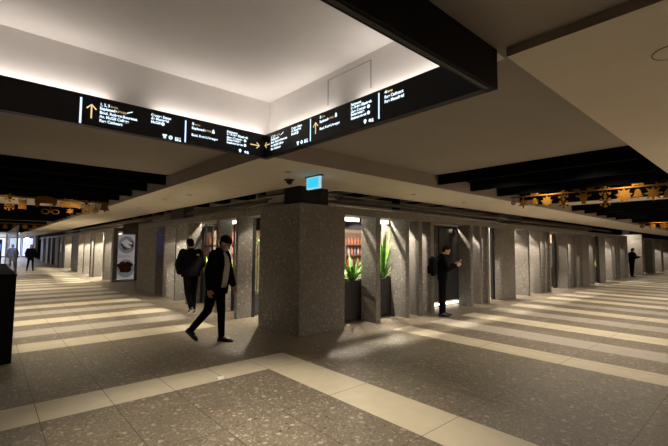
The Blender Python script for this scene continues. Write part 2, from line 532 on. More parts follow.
shape(signL, 'icon', [disc_poly(.017, 16, 0, .004), rect(-.006, .006, -.02, -.01)], 2.123, 2.70, T, 'L')
shape(signL, 'icon', [disc_poly(.014, 12, -.012, 0), [(.006, -.018), (.03, -.018), (.024, .012), (.010, .012)]], 2.203, 2.697, T, 'L')
shape(signL, 'arrow', arrow_polys(.125, .038, .011, 0), 2.315, 2.801, M['gold'], 'L')
# right run: u = y (decreasing along the reading direction)
shape(signR, 'arrow', arrow_polys(.115, .036, .011, PI), 3.965, 2.817, M['gold'], 'R')
text(signR, '1, 2, 3', 3.885, 2.880, sz, .08, T, 'R'); text(signR, 'bureaux PVM', 3.80, 2.882, .026, .10, G, 'R')
shape(signR, 'icon', [[(-.03, -.012), (-.03, -.004), (.024, .02), (.024, .010)]], 3.655, 2.884, T, 'R')
text(signR, 'Esplanade', 3.885, 2.848, sz, .17, T, 'R')
text(signR, 'Boul. Robert-Bourassa', 3.885, 2.812, sz, .33, T, 'R')
text(signR, 'Av. McGill College', 3.885, 2.773, sz, .26, T, 'R')
text(signR, 'Rue Cathcart', 3.885, 2.735, sz, .205, T, 'R')
text(signR, 'Centre Eaton', 3.476, 2.889, .036, .192, T, 'R')
text(signR, 'de Montréal', 3.476, 2.858, .036, .175, T, 'R')
text(signR, 'McGill', 3.476, 2.824, .036, .09, T, 'R')
shape(signR, 'icon', [disc_poly(.017)], 3.362, 2.836, T, 'R')
shape(signR, 'icon', cup(), 3.352, 2.715, T, 'R')
shape(signR, 'icon', ring_polys(.02, .009) + [rect(-.018, .018, -.003, .003)], 3.285, 2.715, T, 'R')
shape(signR, 'icon', people_icon(), 3.21, 2.715, T, 'R')
shape(signR, 'divider_bar', [rect(-.007, .007, 0, .232)], 3.136, 2.695, M['sign_bar'], 'R')
shape(signR, 'arrow', arrow_polys(.122, .042, .012, PI / 2), 3.052, 2.814, M['gold'], 'R')
text(signR, '5', 2.986, 2.894, .036, .024, T, 'R'); text(signR, 'bureau', 2.955, 2.896, .026, .05, G, 'R')
text(signR, 'Esplanade', 2.986, 2.848, sz, .14, T, 'R'); text(signR, 'PVM', 2.838, 2.851, .028, .06, G, 'R')
shape(signR, 'icon', [disc_poly(.010, 12, 0, .012), rect(-.014, .014, -.02, .004)], 2.742, 2.872, T, 'R')
text(signR, 'Boul. René-Lévesque', 2.986, 2.776, sz, .30, T, 'R')
text(signR, 'Fairmont', 2.535, 2.898, .034, .13, T, 'R')
text(signR, 'Le Reine Elizabeth', 2.535, 2.868, .034, .258, T, 'R')
text(signR, 'Gare Centrale', 2.535, 2.832, .034, .19, T, 'R')
text(signR, 'Bonaventure', 2.535, 2.804, .034, .17, T, 'R')
text(signR, 'Stationnement', 2.535, 2.770, .034, .195, T, 'R')
shape(signR, 'icon', [disc_poly(.017)], 2.315, 2.840, T, 'R')
shape(signR, 'icon', [disc_poly(.017)], 2.315, 2.784, T, 'R')
shape(signR, 'icon', [disc_poly(.017, 16, 0, .004), rect(-.006, .006, -.02, -.01)], 2.355, 2.713, T, 'R')
shape(signR, 'icon', [disc_poly(.014, 12, -.012, 0), [(.006, -.018), (.03, -.018), (.024, .012), (.010, .012)]], 2.285, 2.710, T, 'R')
shape(signR, 'divider_bar', [rect(-.007, .007, 0, .225)], 2.193, 2.698, M['sign_bar'], 'R')
text(signR, '4', 2.130, 2.896, .036, .026, T, 'R'); text(signR, 'bureau', 2.098, 2.898, .026, .055, M['gold'], 'R')
text(signR, 'Rue Cathcart', 2.130, 2.854, sz, .20, T, 'R')
text(signR, 'Rue Mansfield', 2.130, 2.815, sz, .205, T, 'R')

# ------------------------------------------------------------------ lights helper
def area(name, loc, sx, sy, power, col=(1, .86, .68), rot=(0, 0, 0), spread=180):
    d = bpy.data.lights.new(name, 'AREA')
    d.shape = 'RECTANGLE'
    d.size, d.size_y = sx, sy
    d.energy = power
    d.color = col
    d.spread = math.radians(spread)
    o = bpy.data.objects.new(name, d)
    COL.objects.link(o)
    o.location = loc
    o.rotation_euler = rot
    return o
UP = (PI, 0, 0)
CW = (1, .90, .82)
# cove strips: sit on top of the sign beams and shine up the coffer walls; short dark gaps where two strips meet
COVE = 7.0
for x0, x1 in ((-2.9, .82), (1.22, 2.5)):
    area('cove_light', ((x0 + x1) / 2, (YI + RY1) / 2 + .01, ZU + .006), x1 - x0, .10, COVE * (x1 - x0) / 3, CW, UP)
for y0, y1 in ((1.25, 2.58), (2.92, 3.98)):
    area('cove_light', ((XI + RX1) / 2 + .01, (y0 + y1) / 2, ZU + .006), .10, y1 - y0, COVE * (y1 - y0) / 3, CW, UP)
area('cove_light', (-.2, 1.243, ZU + .006), 5, .05, COVE * 1.3, CW, UP)
area('cove_light', (-2.93, 2.6, ZU + .006), .10, 2.6, COVE * .8, CW, UP)

# ------------------------------------------------------------------ stone fronts
blk = box_thing('corner_block', 'big solid grey terrazzo block at the corner of the two stone fronts', 'wall block',
                FX, 5.35, FY, 7.07, 0, ZT, M['stone'], .006)
GR = 'stone piers of the right front'
GL = 'stone piers of the left front'
PR = [(6.27, 6.41), (7.28, 7.42), (7.78, 7.93), (8.27, 8.42), (10.18, 10.33), (10.72, 10.85), (11.16, 11.28), (12.15, 13.03),
      (14.06, 14.18), (15.04, 15.16), (15.52, 15.64), (15.99, 16.11), (17.91, 18.03), (18.43, 18.55), (18.90, 19.02), (19.81, 20.75),
      (21.3, 21.42), (22.35, 23.35), (24.5, 24.62), (25.1, 25.22), (25.6, 25.72), (26.1, 26.22), (27.2, 27.9)]
for i, (a, b) in enumerate(PR):
    w = 'wide' if b - a > .5 else 'slim'
    box_thing('stone_pier', '%s grey terrazzo pier of the right front, %s along from the corner block' % (w, ORD[i]), 'pier',
              a, b, FY, FY + (.37 if 10 < a < 10.4 else .27 if 12 < a < 12.4 else .12 if 22 < a < 22.5 else PD), 0, ZL - .001, M['stone'], .004, GR)
PR2 = [(34.9, 35.6), (37.9, 38.8), (41.5, 42.5), (44.5, 46)]
for i, (a, b) in enumerate(PR2):
    box_thing('stone_pier', 'distant grey terrazzo pier beyond the far right recess, %s past the recess' % ORD[i], 'pier',
              a, b, FY, FY + PD, 0, ZL - .001, M['stone'], .004, 'distant stone piers past the right recess')
PL = [(8.0, 8.11), (9.01, 9.12), (10.88, 11.0), (11.80, 11.90), (12.84, 12.91), (13.67, 15.75)]
for i, (a, b) in enumerate(PL):
    w = 'broad' if b - a > .5 else 'slim'
    box_thing('stone_pier', '%s grey terrazzo pier of the left front, %s along from the corner block' % (w, ORD[i]), 'pier',
              FX, FX + PDL, a, b, 0, ZL - .001, M['stone'], .004, GL)
PL2 = [(19.50, 19.84), (21.12, 21.45), (23.45, 23.8), (24.3, 24.64), (26.27, 26.58), (28.2, 30.6), (33.6, 34.3), (35, 36.2), (37.2, 39), (41, 42), (44, 45.5), (48, 50)]
for i, (a, b) in enumerate(PL2):
    box_thing('stone_pier', 'grey terrazzo pier of the left front beyond the food poster, %s past it' % ORD[i], 'pier',
              FX, FX + (.19 if i == 0 else PDL), a, b, 0, ZL - .001, M['stone'], .004, 'stone piers beyond the food poster')
def lintel(x0, x1, y0, y1, lab):
    return box_thing('stone_lintel', lab, 'lintel', x0, x1, y0, y1, ZL, ZT, M['stone'], .004)
lintel(5.352, 27.9, FY + .002, FY + PD, 'long grey terrazzo lintel over the piers of the right front')
lintel(31.6, 47, FY + .002, FY + PD, 'distant grey terrazzo lintel beyond the recess of the right front')
lintel(FX + .002, FX + PDL, 7.072, 15.75, 'grey terrazzo lintel over the piers left of the corner block')
lintel(FX + .002, FX + PDL, 19.5, 52, 'grey terrazzo lintel beyond the food poster')

# closed niches: stone back panels behind piers
BP = .012
def back(x0, x1, y0, y1, lab):
    return box_thing('back_panel', lab, 'panel', x0, x1, y0, y1, 0, ZT - .1, M['stone_panel'], 0)
for i, (a, b) in enumerate(((8.1, 8.25), (10.6, 11.0), (13.03, 15.99), (18.03, 19.81), (23.35, 25.3))):
    back(a - .3, b + .1, FY + PD + .72, FY + PD + .76, 'pale terrazzo back panel closing niches of the right front, %s from the corner block' % ORD[i])
back(FX + PD + .72, FX + PD + .76, 19.97, 38.9, 'pale terrazzo back panel closing the niches beyond the food poster')
# pale lit panel in the narrow bright gap
tag(mobj('niche_wall', box(11.9, 13.2, 6.48, 6.52, 0, 2.3), M['white']), 'bright white panel in the gap left of the first wide pier', 'panel')
tag(mobj('door_jamb', box(12.05, 12.19, 5.975, 6.05, 0, 2.255), M['frame']), 'black metal jamb beside the bright white panel', 'jamb')

# downlights in the open ceiling behind the lintels: the lintel cuts their beams off at a slant on the pier sides
def spot(loc, pw, col=(1, .87, .70)):
    d = bpy.data.lights.new('niche_light', 'SPOT')
    d.energy = pw; d.color = col; d.spot_size = math.radians(108); d.spot_blend = .2; d.shadow_soft_size = .025
    o = bpy.data.objects.new('niche_light', d)
    COL.objects.link(o)
    o.location = loc
LED = 360
for a, b, k in ((5.37, 6.27, .42), (6.43, 7.27, .9), (7.43, 7.77, 1), (7.94, 8.26, .9), (8.45, 10.15, .35), (10.34, 10.71, .9), (10.86, 11.15, .8),
                (12.3, 13.0, 1.0), (13.05, 14.05, .95), (14.2, 15.03, .95), (15.18, 15.51, .7), (15.66, 15.98, .7), (17.2, 17.9, .3), (18.05, 18.42, .8), (18.57, 18.89, .4),
                (20.8, 21.28, .5), (21.45, 22.3, .4), (23.4, 24.4, 1.0), (24.65, 25.05, .4), (26.3, 27.1, .3), (36, 37.7, .8), (39, 41, .8)):
    spot((max(a - .35, b - 1.0, 5.6), FY + PD + .325, 2.65), LED * k)
for a, b, k in ((7.1, 7.98, .25), (8.13, 9.0, .9), (9.6, 10.86, .3), (11.02, 11.78, 1.2), (11.92, 12.82, .3),
                (19.95, 21.1, 1.0), (21.5, 23.4, 2.4), (23.85, 24.28, 2.2), (24.7, 26.2, 2.4), (26.6, 28.1, 2.4), (31.5, 33.5, 2.4)):
    spot((FX + PDL + .325, max(a - .35, b - 1.0, 7.3), 2.65), LED * k, (1, .88, .68))
# the visible white light channels in the open gaps
def channel(x0, x1, y0, y1, lab):
    tag(mobj('light_channel', box(x0, x1, y0, y1, 2.185, 2.262), M['led']), lab, 'light')
channel(5.37, 6.26, FY + PD + .06, FY + PD + .075, 'white light channel above the leafy planter beside the corner block')
channel(6.43, 7.27, FY + PD + .06, FY + PD + .075, 'white light channel above the tall spiky plant')
channel(FX + PDL + .06, FX + PDL + .075, 8.14, 9.3, 'white light channel behind the man in the beanie')

# dark glass doors with frame (right front)
dr = thing('glass_door', 'dark double glass door in a black frame behind the man with the phone', 'door', (9.3, FY + PD + .06, 0))
for a, b in ((8.45, 9.40), (9.44, 10.40)):
    mobj('door_leaf', box(a - 9.3, b - 9.3, 0, .03, .14, 2.2), M['glass_dark'], dr)
bm = bmesh.new()
for a, b in ((8.43, 8.47), (9.40, 9.44), (10.40, 10.44)):
    bx(bm, a - 9.3, b - 9.3, -.02, .04, 0, 2.25)
bx(bm, 8.43 - 9.3, 10.44 - 9.3, -.02, .04, 2.2, 2.25)
mobj('door_frame', bm, M['frame'], dr)
for x in (9.32, 9.52):
    bm = bmesh.new(); tube(bm, [(x - 9.3, -.03, .85), (x - 9.3, -.06, .85), (x - 9.3, -.06, 1.25), (x - 9.3, -.03, 1.25)], .012)
    mobj('door_handle', bm, M['metal'], dr)
mobj('light_strip', box(8.47 - 9.3, 10.38 - 9.3, -.01, .03, .04, .09), M['led'], dr)

# black jambs in open gaps
def jamb(x0, x1, y0, y1, lab):
    tag(mobj('door_jamb', box(x0, x1, y0, y1, 0, 2.255), M['frame']), lab, 'jamb')
jamb(17.70, 17.88, FY + PD - .04, FY + PD + .06, 'black metal jamb beside the warm lantern gap')
jamb(22.19, 22.33, FY + .03, FY + .11, 'black metal jamb beside the far green plant')
jamb(FX + PDL + .01, FX + PDL + .08, 8.0, 8.10, 'black metal jamb between the climbing plant and the first left pier')
jamb(FX + PDL + .02, FX + PDL + .09, 10.90, 11.0, 'black metal jamb at the near side of the shop window')

# shop window on left front
wd = thing('shop_window', 'large shop window with black bars between the two walking men', 'window', (FX + PDL + .1, 10.0, 0))
bm = bmesh.new()
for y in (-.87, -.44, .0, .42, .86):
    bx(bm, 0, .04, y - .02, y + .02, 0, 2.25)
for z in (.02, 1.62, 2.22):
    bx(bm, 0, .04, -.87, .86, z - .02, z + .02)
mobj('window_frame', bm, M['frame'], wd)
mobj('window_pane', box(.015, .022, -.86, .85, .03, 2.22), M['glass_window'], wd)
mobj('kick_panel', box(.0, .03, -.86, .85, .03, .85), M['planter'], wd)

# dark display screen in the left front
sc = thing('display_screen', 'tall dark glass display with a small blue lit notice in the left front', 'screen', (FX + PDL - .08, 13.29, 0))
mobj('glass_panel', box(0, .03, -.37, .37, .05, 2.25), M['glass_dark'], sc)
bm = bmesh.new(); bx(bm, -.01, .05, -.38, -.33, 0, 2.255); bx(bm, -.01, .05, .33, .375, 0, 2.255); bx(bm, -.01, .05, -.38, .375, 0, .06)
mobj('frame', bm, M['frame'], sc)
bm = bmesh.new()
for z, w, h in ((1.93, .18, .06), (1.80, .27, .07), (1.71, .2, .05), (1.62, .27, .06), (1.50, .15, .04)):
    bx(bm, -.006, -.002, -w, w, z, z + h)
mobj('lit_notice', bm, M['screen_blue'], sc)

# recess with the poster (left) and end wall (right)
struct('wall_recess_left', box(6.0, 6.1, 15.75, 19.9, 0, 2.7), M['stone_panel'], 'dark back wall of the poster recess')
struct('wall_recess_end_left', box(FX + PD, 6.0, 19.86, 19.96, 0, 2.7), M['stone_panel'], 'end wall carrying the food poster')
struct('wall_recess_side_left', box(FX + PD, 6.0, 15.65, 15.75, 0, 2.7), M['stone_panel'], 'side wall of the poster recess')
struct('wall_recess_end_right', box(31.6, 31.8, FY, 9.5, 0, 2.6), M['stone_panel'], 'lit end wall of the far right recess')
struct('wall_recess_side_right', box(27.8, 27.9, FY + PD, 9.5, 0, 2.4), M['stone_panel'], 'side wall of the far right recess')
struct('wall_recess_right', box(27.9, 31.6, 9.5, 9.6, 0, 2.6), M['stone_panel'], 'back wall of the far right recess')
struct('wall_far_right', box(31.8, 47, FY + PD + .3, FY + PD + .4, 0, 2.3), M['stone_panel'], 'back wall behind the distant right piers')
area('recess_light', (30.6, 6.3, 2.5), 1.0, .3, 45, (1, .86, .7), (0, -.5, 0))

pt = thing('food_poster', 'tall white poster of two plates of food standing in the left recess', 'poster', (4.81, 19.82, 0))
mobj('board', box(-.385, .375, -.03, .03, .08, 2.13, .004), M['paper'], pt)
AX = (Vector((1, 0, 0)), Vector((0, 0, 1)), Vector((0, -1, 0)))
def pdisc(name, x, z, rx, rz, mat, d, n=28, parent=pt):
    bm = bmesh.new(); prism(bm, [(rx * math.cos(2 * PI * i / n), rz * math.sin(2 * PI * i / n)) for i in range(n)], d, AX, (x, -.03, z))
    return mobj(name, bm, mat, parent)
pl1 = pdisc('plate_picture', .02, 1.66, .34, .40, M['plate'], .002)
pl1r = pdisc('plate_picture', .02, .58, .35, .42, M['plate'], .002)
random.seed(3)
def food(parent, cx_, cz_, r, n, mats, rr):
    for k, m in enumerate(mats):
        bm = bmesh.new()
        for i in range(n):
            a, q = random.uniform(0, 2 * PI), math.sqrt(random.random()) * r
            s = random.uniform(*rr)
            nn = 9
            prism(bm, [(s * random.uniform(.8, 1.2) * math.cos(2 * PI * j / nn), s * .8 * random.uniform(.8, 1.2) * math.sin(2 * PI * j / nn)) for j in range(nn)],
                  .002 + .0006 * (k + 1) + .00005 * i, AX, (cx_ + q * math.cos(a), -.03, cz_ + q * math.sin(a) * .8))
        mobj('food_picture', bm, m, parent)
food(pl1, .03, 1.68, .24, 13, [M['food_brown']], (.06, .11))
food(pl1, .05, 1.70, .2, 9, [M['food_cream'], M['paper']], (.06, .11))
food(pl1, -.06, 1.50, .1, 4, [M['food_dark'], M['food_cream']], (.03, .06))
food(pl1r, .0, .66, .29, 26, [M['food_brown'], M['food_dark'], M['food_brown']], (.05, .10))
food(pl1r, .02, .66, .22, 7, [M['food_cream']], (.03, .06))
bm = bmesh.new(); prism(bm, rect(-.07, .09, .24, .40), .004, AX, (0, -.03, 0)); mobj('caption_patch', bm, M['plate'], pt)
bm = bmesh.new()
for x0, x1, z in ((-.3, .14, 1.17), (-.3, .22, 1.12), (-.3, .05, 1.07)): prism(bm, rect(x0, x1, z, z + .022), .004, AX, (0, -.03, 0))
mobj('caption_lines', bm, M['plate'], pt)
box_thing('poster_plinth', 'low white plinth under the food poster', 'plinth', 4.42, 5.2, 19.70, 19.785, 0, .07, M['white'], .004)

# ------------------------------------------------------------------ shop interior glimpsed through the gaps
struct('wall_shop_back', box(7.6, 28, 9.5, 9.6, 0, 2.9), M['shopwall'], 'warm back wall of the shop behind the right front')
struct('wall_shop_side', box(7.5, 7.6, 9.5, 39, 0, 2.9), M['shopwall'], 'warm back wall of the shop behind the left front')
struct('ceiling_shop', box(7.6, 28, 6.95, 9.5, 2.46, 2.5), M['ceil'], 'shop ceiling behind the right front')
struct('ceiling_shop_left', box(5.45, 7.6, 6.95, 39, 2.46, 2.5), M['ceil'], 'shop ceiling behind the left front')
struct('trim_5', box(5.36, 8.4, 7.05, 7.15, 2.06, 2.46), M['black'], 'black bulkhead inside the shop')
struct('trim_6', box(5.5, 5.6, 7.2, 9.9, 2.06, 2.46), M['black'], 'black bulkhead inside the shop by the left front')
for i, (x0, x1, y0, y1) in enumerate(((6.2, 10.5, 8.3, 8.45), (6.2, 10.5, 9.1, 9.2))):
    tag(mobj('linear_lamp', box(x0, x1, y0, y1, 2.42, 2.455), M['led']), 'long white linear lamp on the shop ceiling, %s row from the planters' % ORD[i], 'lamp')
for x in (8, 12, 16.8, 21.5):
    area('shop_light', (x, 8.1, 2.4), 2.0, .5, 60, (1, .78, .62))
for y in (9, 11.5, 14.5):
    area('shop_light', (6.2, y, 2.4), .5, 1.6, 45, (1, .78, .62))
def shelving(x, y, rot, w, lab):
    t_ = thing('shelving_unit', lab, 'shelves', (x, y, 0), rot)
    mobj('back_board', box(-w / 2, w / 2, .30, .32, 0, 2.1), M['wood'], t_)
    for s in (-1, 1):
        mobj('side_panel', box(s * w / 2 - .015, s * w / 2 + .015, 0, .32, 0, 2.1), M['wood'], t_)
    for z in (.1, .6, 1.0, 1.35, 1.68):
        mobj('shelf', box(-w / 2 + .015, w / 2 - .015, 0, .3, z, z + .025), M['wood'], t_)
    return t_
def bottle_bm():
    bm = bmesh.new()
    Z = Vector((0, 0, 1))
    loft(bm, [(Z * z, Vector((r, 0, 0)), Vector((0, r, 0))) for z, r in ((0, .034), (.01, .037), (.13, .037), (.165, .016), (.215, .013), (.22, .016))], 12)
    return bm
bot = {}
def bottle(kind, x, y, z, sc_, lab, grp):
    key = kind
    if key not in bot:
        o = mobj('bottle', bottle_bm(), M[kind], None, smooth=True)
        bot[key] = o
    else:
        o = bot[key].copy(); COL.objects.link(o)
    o.location = (x, y, z); o.scale = (sc_, sc_, sc_)
    tag(o, lab, 'bottle', grp)
COLN = {'pink': 'pink', 'amber': 'amber', 'lilac': 'lilac', 'whitebox': 'white'}
SHV = ((7.9, 9.17, 0, 1.4, 'shelving unit of bottles behind the leafy planter'), (9.35, 9.17, 0, 1.4, 'shelving unit of bottles behind the tall spiky plant'),
       (6.16, 13.3, 0, 1.5, 'shelving unit seen through the shop window'), (5.90, 11.6, 0, 1.0, 'shelving unit behind the man in the beanie'))
for k, (x, y, rot, w, lab) in enumerate(SHV):
    shelving(x, y, rot, w, lab)
    for j, (z, kinds) in enumerate(((1.7051, ('pink',)), (1.3751, ('lilac', 'whitebox', 'pink')), (1.0251, ('amber', 'pink', 'whitebox')))):
        n = 9
        for i in range(n):
            d = -w / 2 + .1 + i * (w - .2) / (n - 1)
            px, py = (x + d, y + .13) if rot == 0 else (x + .13, y - d)
            kd = kinds[i % len(kinds)]
            bottle(kd, px, py, z, 1.15, '%s bottle on the %s shelf of the %s' % (COLN[kd], ('top', 'second', 'third')[j], lab.replace('shelving unit', 'unit')),
                   '%s bottles, %s shelf, unit %s' % (COLN[kd], ('top', 'second', 'third')[j], lab.split('unit ')[1]))

# planters and plants
def planter(x0, x1, y0, y1, h, lab):
    t_ = thing('planter', lab, 'planter', ((x0 + x1) / 2, (y0 + y1) / 2, 0))
    w, d = (x1 - x0) / 2, (y1 - y0) / 2
    bm = bmesh.new()
    bx(bm, -w, w, -d, d, .03, h - .06)
    for a in ((-w, w, -d, -d + .03), (-w, w, d - .03, d), (-w, -w + .03, -d + .03, d - .03), (w - .03, w, -d + .03, d - .03)):
        bx(bm, *a, h - .06, h)
    mobj('box', bm, M['planter'], t_)
    mobj('soil', box(-w + .031, w - .031, -d + .031, d - .031, h - .059, h - .03), M['soil'], t_)
    return t_
PY0 = FY + PD + .012
planter(5.40, 6.58, PY0, PY0 + .42, .885, 'charcoal planter box right beside the corner block')
planter(6.62, 7.72, PY0, PY0 + .42, .885, 'charcoal planter box between the first and second right piers')
planter(22.5, 23.2, FY + .2, FY + .5, .7, 'far charcoal planter box in the right front')
planter(FX + PDL + .12, FX + PDL + .6, 8.14, 8.66, .5, 'charcoal planter box left of the corner block, under the climbing plant')
planter(FX + PDL + .16, FX + PDL + .62, 9.3, 9.95, .8, 'charcoal planter box behind the man in the beanie')

def blades(bm, n, L, w, up, curl, seed, spread=.06, mi=0):
    rnd = random.Random(seed)
    for i in range(n):
        a = 2 * PI * i / n * 2.4 + rnd.uniform(-.4, .4)
        el = rnd.uniform(*up)
        ll = L * rnd.uniform(.7, 1.1)
        p = Vector((math.cos(a), math.sin(a), 0)) * rnd.uniform(0, spread)
        d = Vector((math.cos(a) * math.cos(el), math.sin(a) * math.cos(el), math.sin(el)))
        side = Vector((-math.sin(a), math.cos(a), 0))
        prev = None
        N = 7
        for k in range(N + 1):
            tt = k / N
            ww = w * (.55 + 1.2 * tt - 1.75 * tt * tt) if tt > .3 else w * (.6 + tt)
            ww = max(ww, .002)
            nrm = side.cross(d).normalized()
            row = [bm.verts.new(p - side * ww), bm.verts.new(p - nrm * ww * .25), bm.verts.new(p + side * ww)]
            if prev:
                for q in range(2):
                    bm.faces.new((prev[q], prev[q + 1], row[q + 1], row[q]))
            prev = row
            p = p + d * (ll / N)
            d = (d + Vector((0, 0, -curl * rnd.uniform(.7, 1.3) / N))).normalized()
def plant(name, lab, cat, loc, layers, mat):
    t_ = thing(name, lab, cat, loc)
    bm = bmesh.new()
    tube(bm, [(0, 0, -.03), (0, 0, .12)], .02)
    mobj('stem', bm, M['leaf_dark'], t_)
    bm = bmesh.new()
    for l in layers: blades(bm, *l)
    mobj('leaves', bm, mat, t_, smooth=True)
    return t_
PZ = .885 - .03
plant('leafy_plant', 'bright green plant with broad arching leaves beside the corner block', 'plant', (6.20, PY0 + .20, PZ),
      [(20, .72, .040, (.6, 1.35), .9, 1), (14, .5, .036, (.2, .9), .8, 2)], M['leaf'])
plant('leafy_plant', 'lime green arching plant half hidden behind the corner block', 'plant', (5.60, PY0 + .24, PZ),
      [(14, .34, .03, (.7, 1.3), 1.0, 5), (8, .24, .03, (.2, .9), .8, 6)], M['leaf_lime'])
plant('spiky_plant', 'tall spiky green plant with upright blades between the first two right piers', 'plant', (7.27, PY0 + .24, PZ),
      [(20, 1.15, .040, (1.15, 1.5), .25, 3), (16, .65, .038, (.6, 1.2), .7, 4)], M['leaf'])

plant('leafy_plant', 'small green plant in the far planter of the right front', 'plant', (22.80, FY + .36, .67),
      [(16, .55, .04, (.8, 1.4), .6, 9), (10, .3, .04, (.3, 1), .6, 10)], M['leaf_lime'])
plant('leafy_plant', 'lime green leafy plant behind the man in the beanie', 'plant', (4.97, 9.62, .77),
      [(18, .62, .042, (.5, 1.3), .9, 12), (12, .42, .036, (.2, .9), .8, 13)], M['leaf_lime'])
plant('leafy_plant', 'green leafy plant inside the shop window', 'plant', (5.10, 11.30, .85),
      [(18, .62, .042, (.5, 1.3), .9, 14), (12, .42, .036, (.2, .9), .8, 15)], M['leaf_lime'])
box_thing('planter', 'charcoal planter box inside the shop window', 'planter', 4.86, 5.34, 10.95, 11.7, 0, .87, M['planter'], .01)
# climbing plant: upright stem with many small leaves
cp = thing('climbing_plant', 'tall climbing plant with small pale leaves left of the corner block', 'plant', (FX + PDL + .36, 8.40, .47))
bm = bmesh.new(); tube(bm, [(0, 0, -.03), (.02, .02, .5), (-.01, -.02, 1.0), (.01, .02, 1.45)], .012); mobj('stem', bm, M['leaf_dark'], cp)
bm = bmesh.new(); rnd = random.Random(21)
for i in range(460):
    z = rnd.uniform(.0, 1.45); a = rnd.uniform(0, 2 * PI); r = rnd.uniform(.03, .17)
    c = Vector((r * math.cos(a), r * 1.5 * math.sin(a), z)); d = Vector((math.cos(a), math.sin(a), rnd.uniform(-.6, .6))).normalized()
    u, v = frame_of(d); L_ = rnd.uniform(.035, .065)
    p = [c, c + d * L_ * .5 + u * L_ * .35, c + d * L_, c + d * L_ * .5 - u * L_ * .35]
    bm.faces.new([bm.verts.new(q) for q in p])
mobj('leaves', bm, M['leaf'], cp)

# lantern and red things in the warm gap
ln = thing('hanging_lantern', 'square warm pink lantern hanging in a gap of the right front', 'lantern', (18.22, 6.42, 1.86))
bm = bmesh.new(); bx(bm, -.2, .2, -.1, .1, 0, .36); mobj('shade', bm, M['lantern'], ln)
bm = bmesh.new()
for z in (-.012, .17, .36): bx(bm, -.205, .205, -.105, .105, z, z + .014)
mobj('cage', bm, M['frame'], ln)
bm = bmesh.new(); tube(bm, [(0, 0, .37), (0, 0, .62)], .006); mobj('cord', bm, M['frame'], ln)
for i, (x, z, s) in enumerate(((18.36, 1.19, .07), (18.42, 1.03, .08), (18.22, .91, .07))):
    bm = bmesh.new(); ball(bm, (0, 0, 0), s, s, s); mobj_ = mobj('glass_lamp', bm, M['lantern'], None, (x, 6.62, z), smooth=True)
    tag(mobj_, 'small round glowing lamp under the pink lantern, %s from the top' % ORD[i], 'lamp')
box_thing('sideboard', 'dark sideboard under the small glowing lamps', 'cabinet', 17.95, 18.9, 6.45, 6.75, 0, .84, M['frame'], .01)

# ------------------------------------------------------------------ plenum above the fronts: column, ducts, pipes
struct('wall_plenum', box(7, 50, 10.6, 10.7, 2.5, 4.2), M['void'], 'black wall behind the open ceiling')
struct('wall_plenum_left', box(8.6, 8.7, 7, 62, 2.5, 4.2), M['void'], 'black wall behind the open ceiling')
struct('ceiling_plenum', box(FX - .02, 50, FY - .02, 62, 4.2, 4.3), M['void'], 'black open ceiling behind the stone fronts')
bm = bmesh.new(); bx(bm, 4.5, 5.16, 6.0, 6.62, 0, 1.15)
for i in range(9):
    bx(bm, 4.5 + .012 + i * .075, 4.5 + .04 + i * .075, 5.985, 6.0, 0, 1.15)
    if i < 8: bx(bm, 4.485, 4.5, 6.012 + i * .075, 6.04 + i * .075, 0, 1.15)
o = mobj('ribbed_column', bm, M['column'], None, (0, 0, ZT + .001)); tag(o, 'dark ribbed column rising from the corner block into the ceiling', 'column')
def duct(name, lab, x0, x1, y0, y1, z0, z1, mat): box_thing(name, lab, 'duct', x0, x1, y0, y1, z0, z1, mat, .01)
duct('air_duct', 'wide brown air duct running above the right front', 5.25, 27, 7.2, 7.7, 2.72, 2.92, M['duct'])
duct('air_duct', 'wide brown air duct running above the left front', 5.45, 5.9, 7.75, 36, 2.72, 2.92, M['duct'])
duct('air_duct', 'deep square air duct behind the pipes above the right front', 9.0, 22, 8.2, 8.8, 2.72, 3.05, M['duct'])
for i, (y, z, r) in enumerate(((5.84, 2.57, .03), (5.95, 2.63, .02), (6.98, 2.62, .05), (7.08, 2.78, .035), (7.85, 2.6, .03))):
    bm = bmesh.new(); tube(bm, [(0, 0, 0), (20, 0, 0)], r, 10)
    tag(mobj('ceiling_pipe', bm, M['pipe'], None, (5.3, y, z), True), 'grey ceiling pipe above the right front, %s back from the edge' % ORD[i], 'pipe')
for i, (x, z, r) in enumerate(((4.40, 2.57, .03), (4.50, 2.63, .02), (5.33, 2.62, .05), (6.1, 2.6, .035))):
    bm = bmesh.new(); tube(bm, [(0, 0, 0), (0, 28, 0)], r, 10)
    tag(mobj('ceiling_pipe', bm, M['pipe'], None, (x, 7.1, z), True), 'grey ceiling pipe above the left front, %s back from the edge' % ORD[i], 'pipe')
rnd = random.Random(5)
for i in range(14):
    x = 5.8 + i * .9 + rnd.uniform(-.2, .2)
    bm = bmesh.new(); tube(bm, [(0, 0, 0), (0, 0, 1.26)], .008, 6)
    tag(mobj('hanger_rod', bm, M['pipe'], None, (x, 7.45, 2.93)), 'thin hanger rod above the right front, %s from the ribbed column' % ORD[i], 'rod', 'hanger rods above the right front')
for i in range(12):
    x = 5.9 + i * 1.35
    bm = bmesh.new(); bx(bm, -.05, .05, -1.6, 1.4, 0, .1)
    tag(mobj('cross_beam', bm, M['duct'], None, (x, 8.1, 3.06)), 'dark cross beam above the right front, %s from the ribbed column' % ORD[i], 'beam', 'cross beams above the right front')
for i in range(10):
    y = 7.9 + i * 1.5
    bm = bmesh.new(); bx(bm, -.9, 1.6, -.05, .05, 0, .1)
    tag(mobj('cross_beam', bm, M['duct'], None, (6.4, y, 2.94)), 'dark cross beam above the left front, %s from the ribbed column' % ORD[i], 'beam', 'cross beams above the left front')
struct('wall_block_1', box(4.3, 4.6, 11.5, 12.6, ZT + .001, ZS + .3), M['column'], 'dark column stub above the left front')
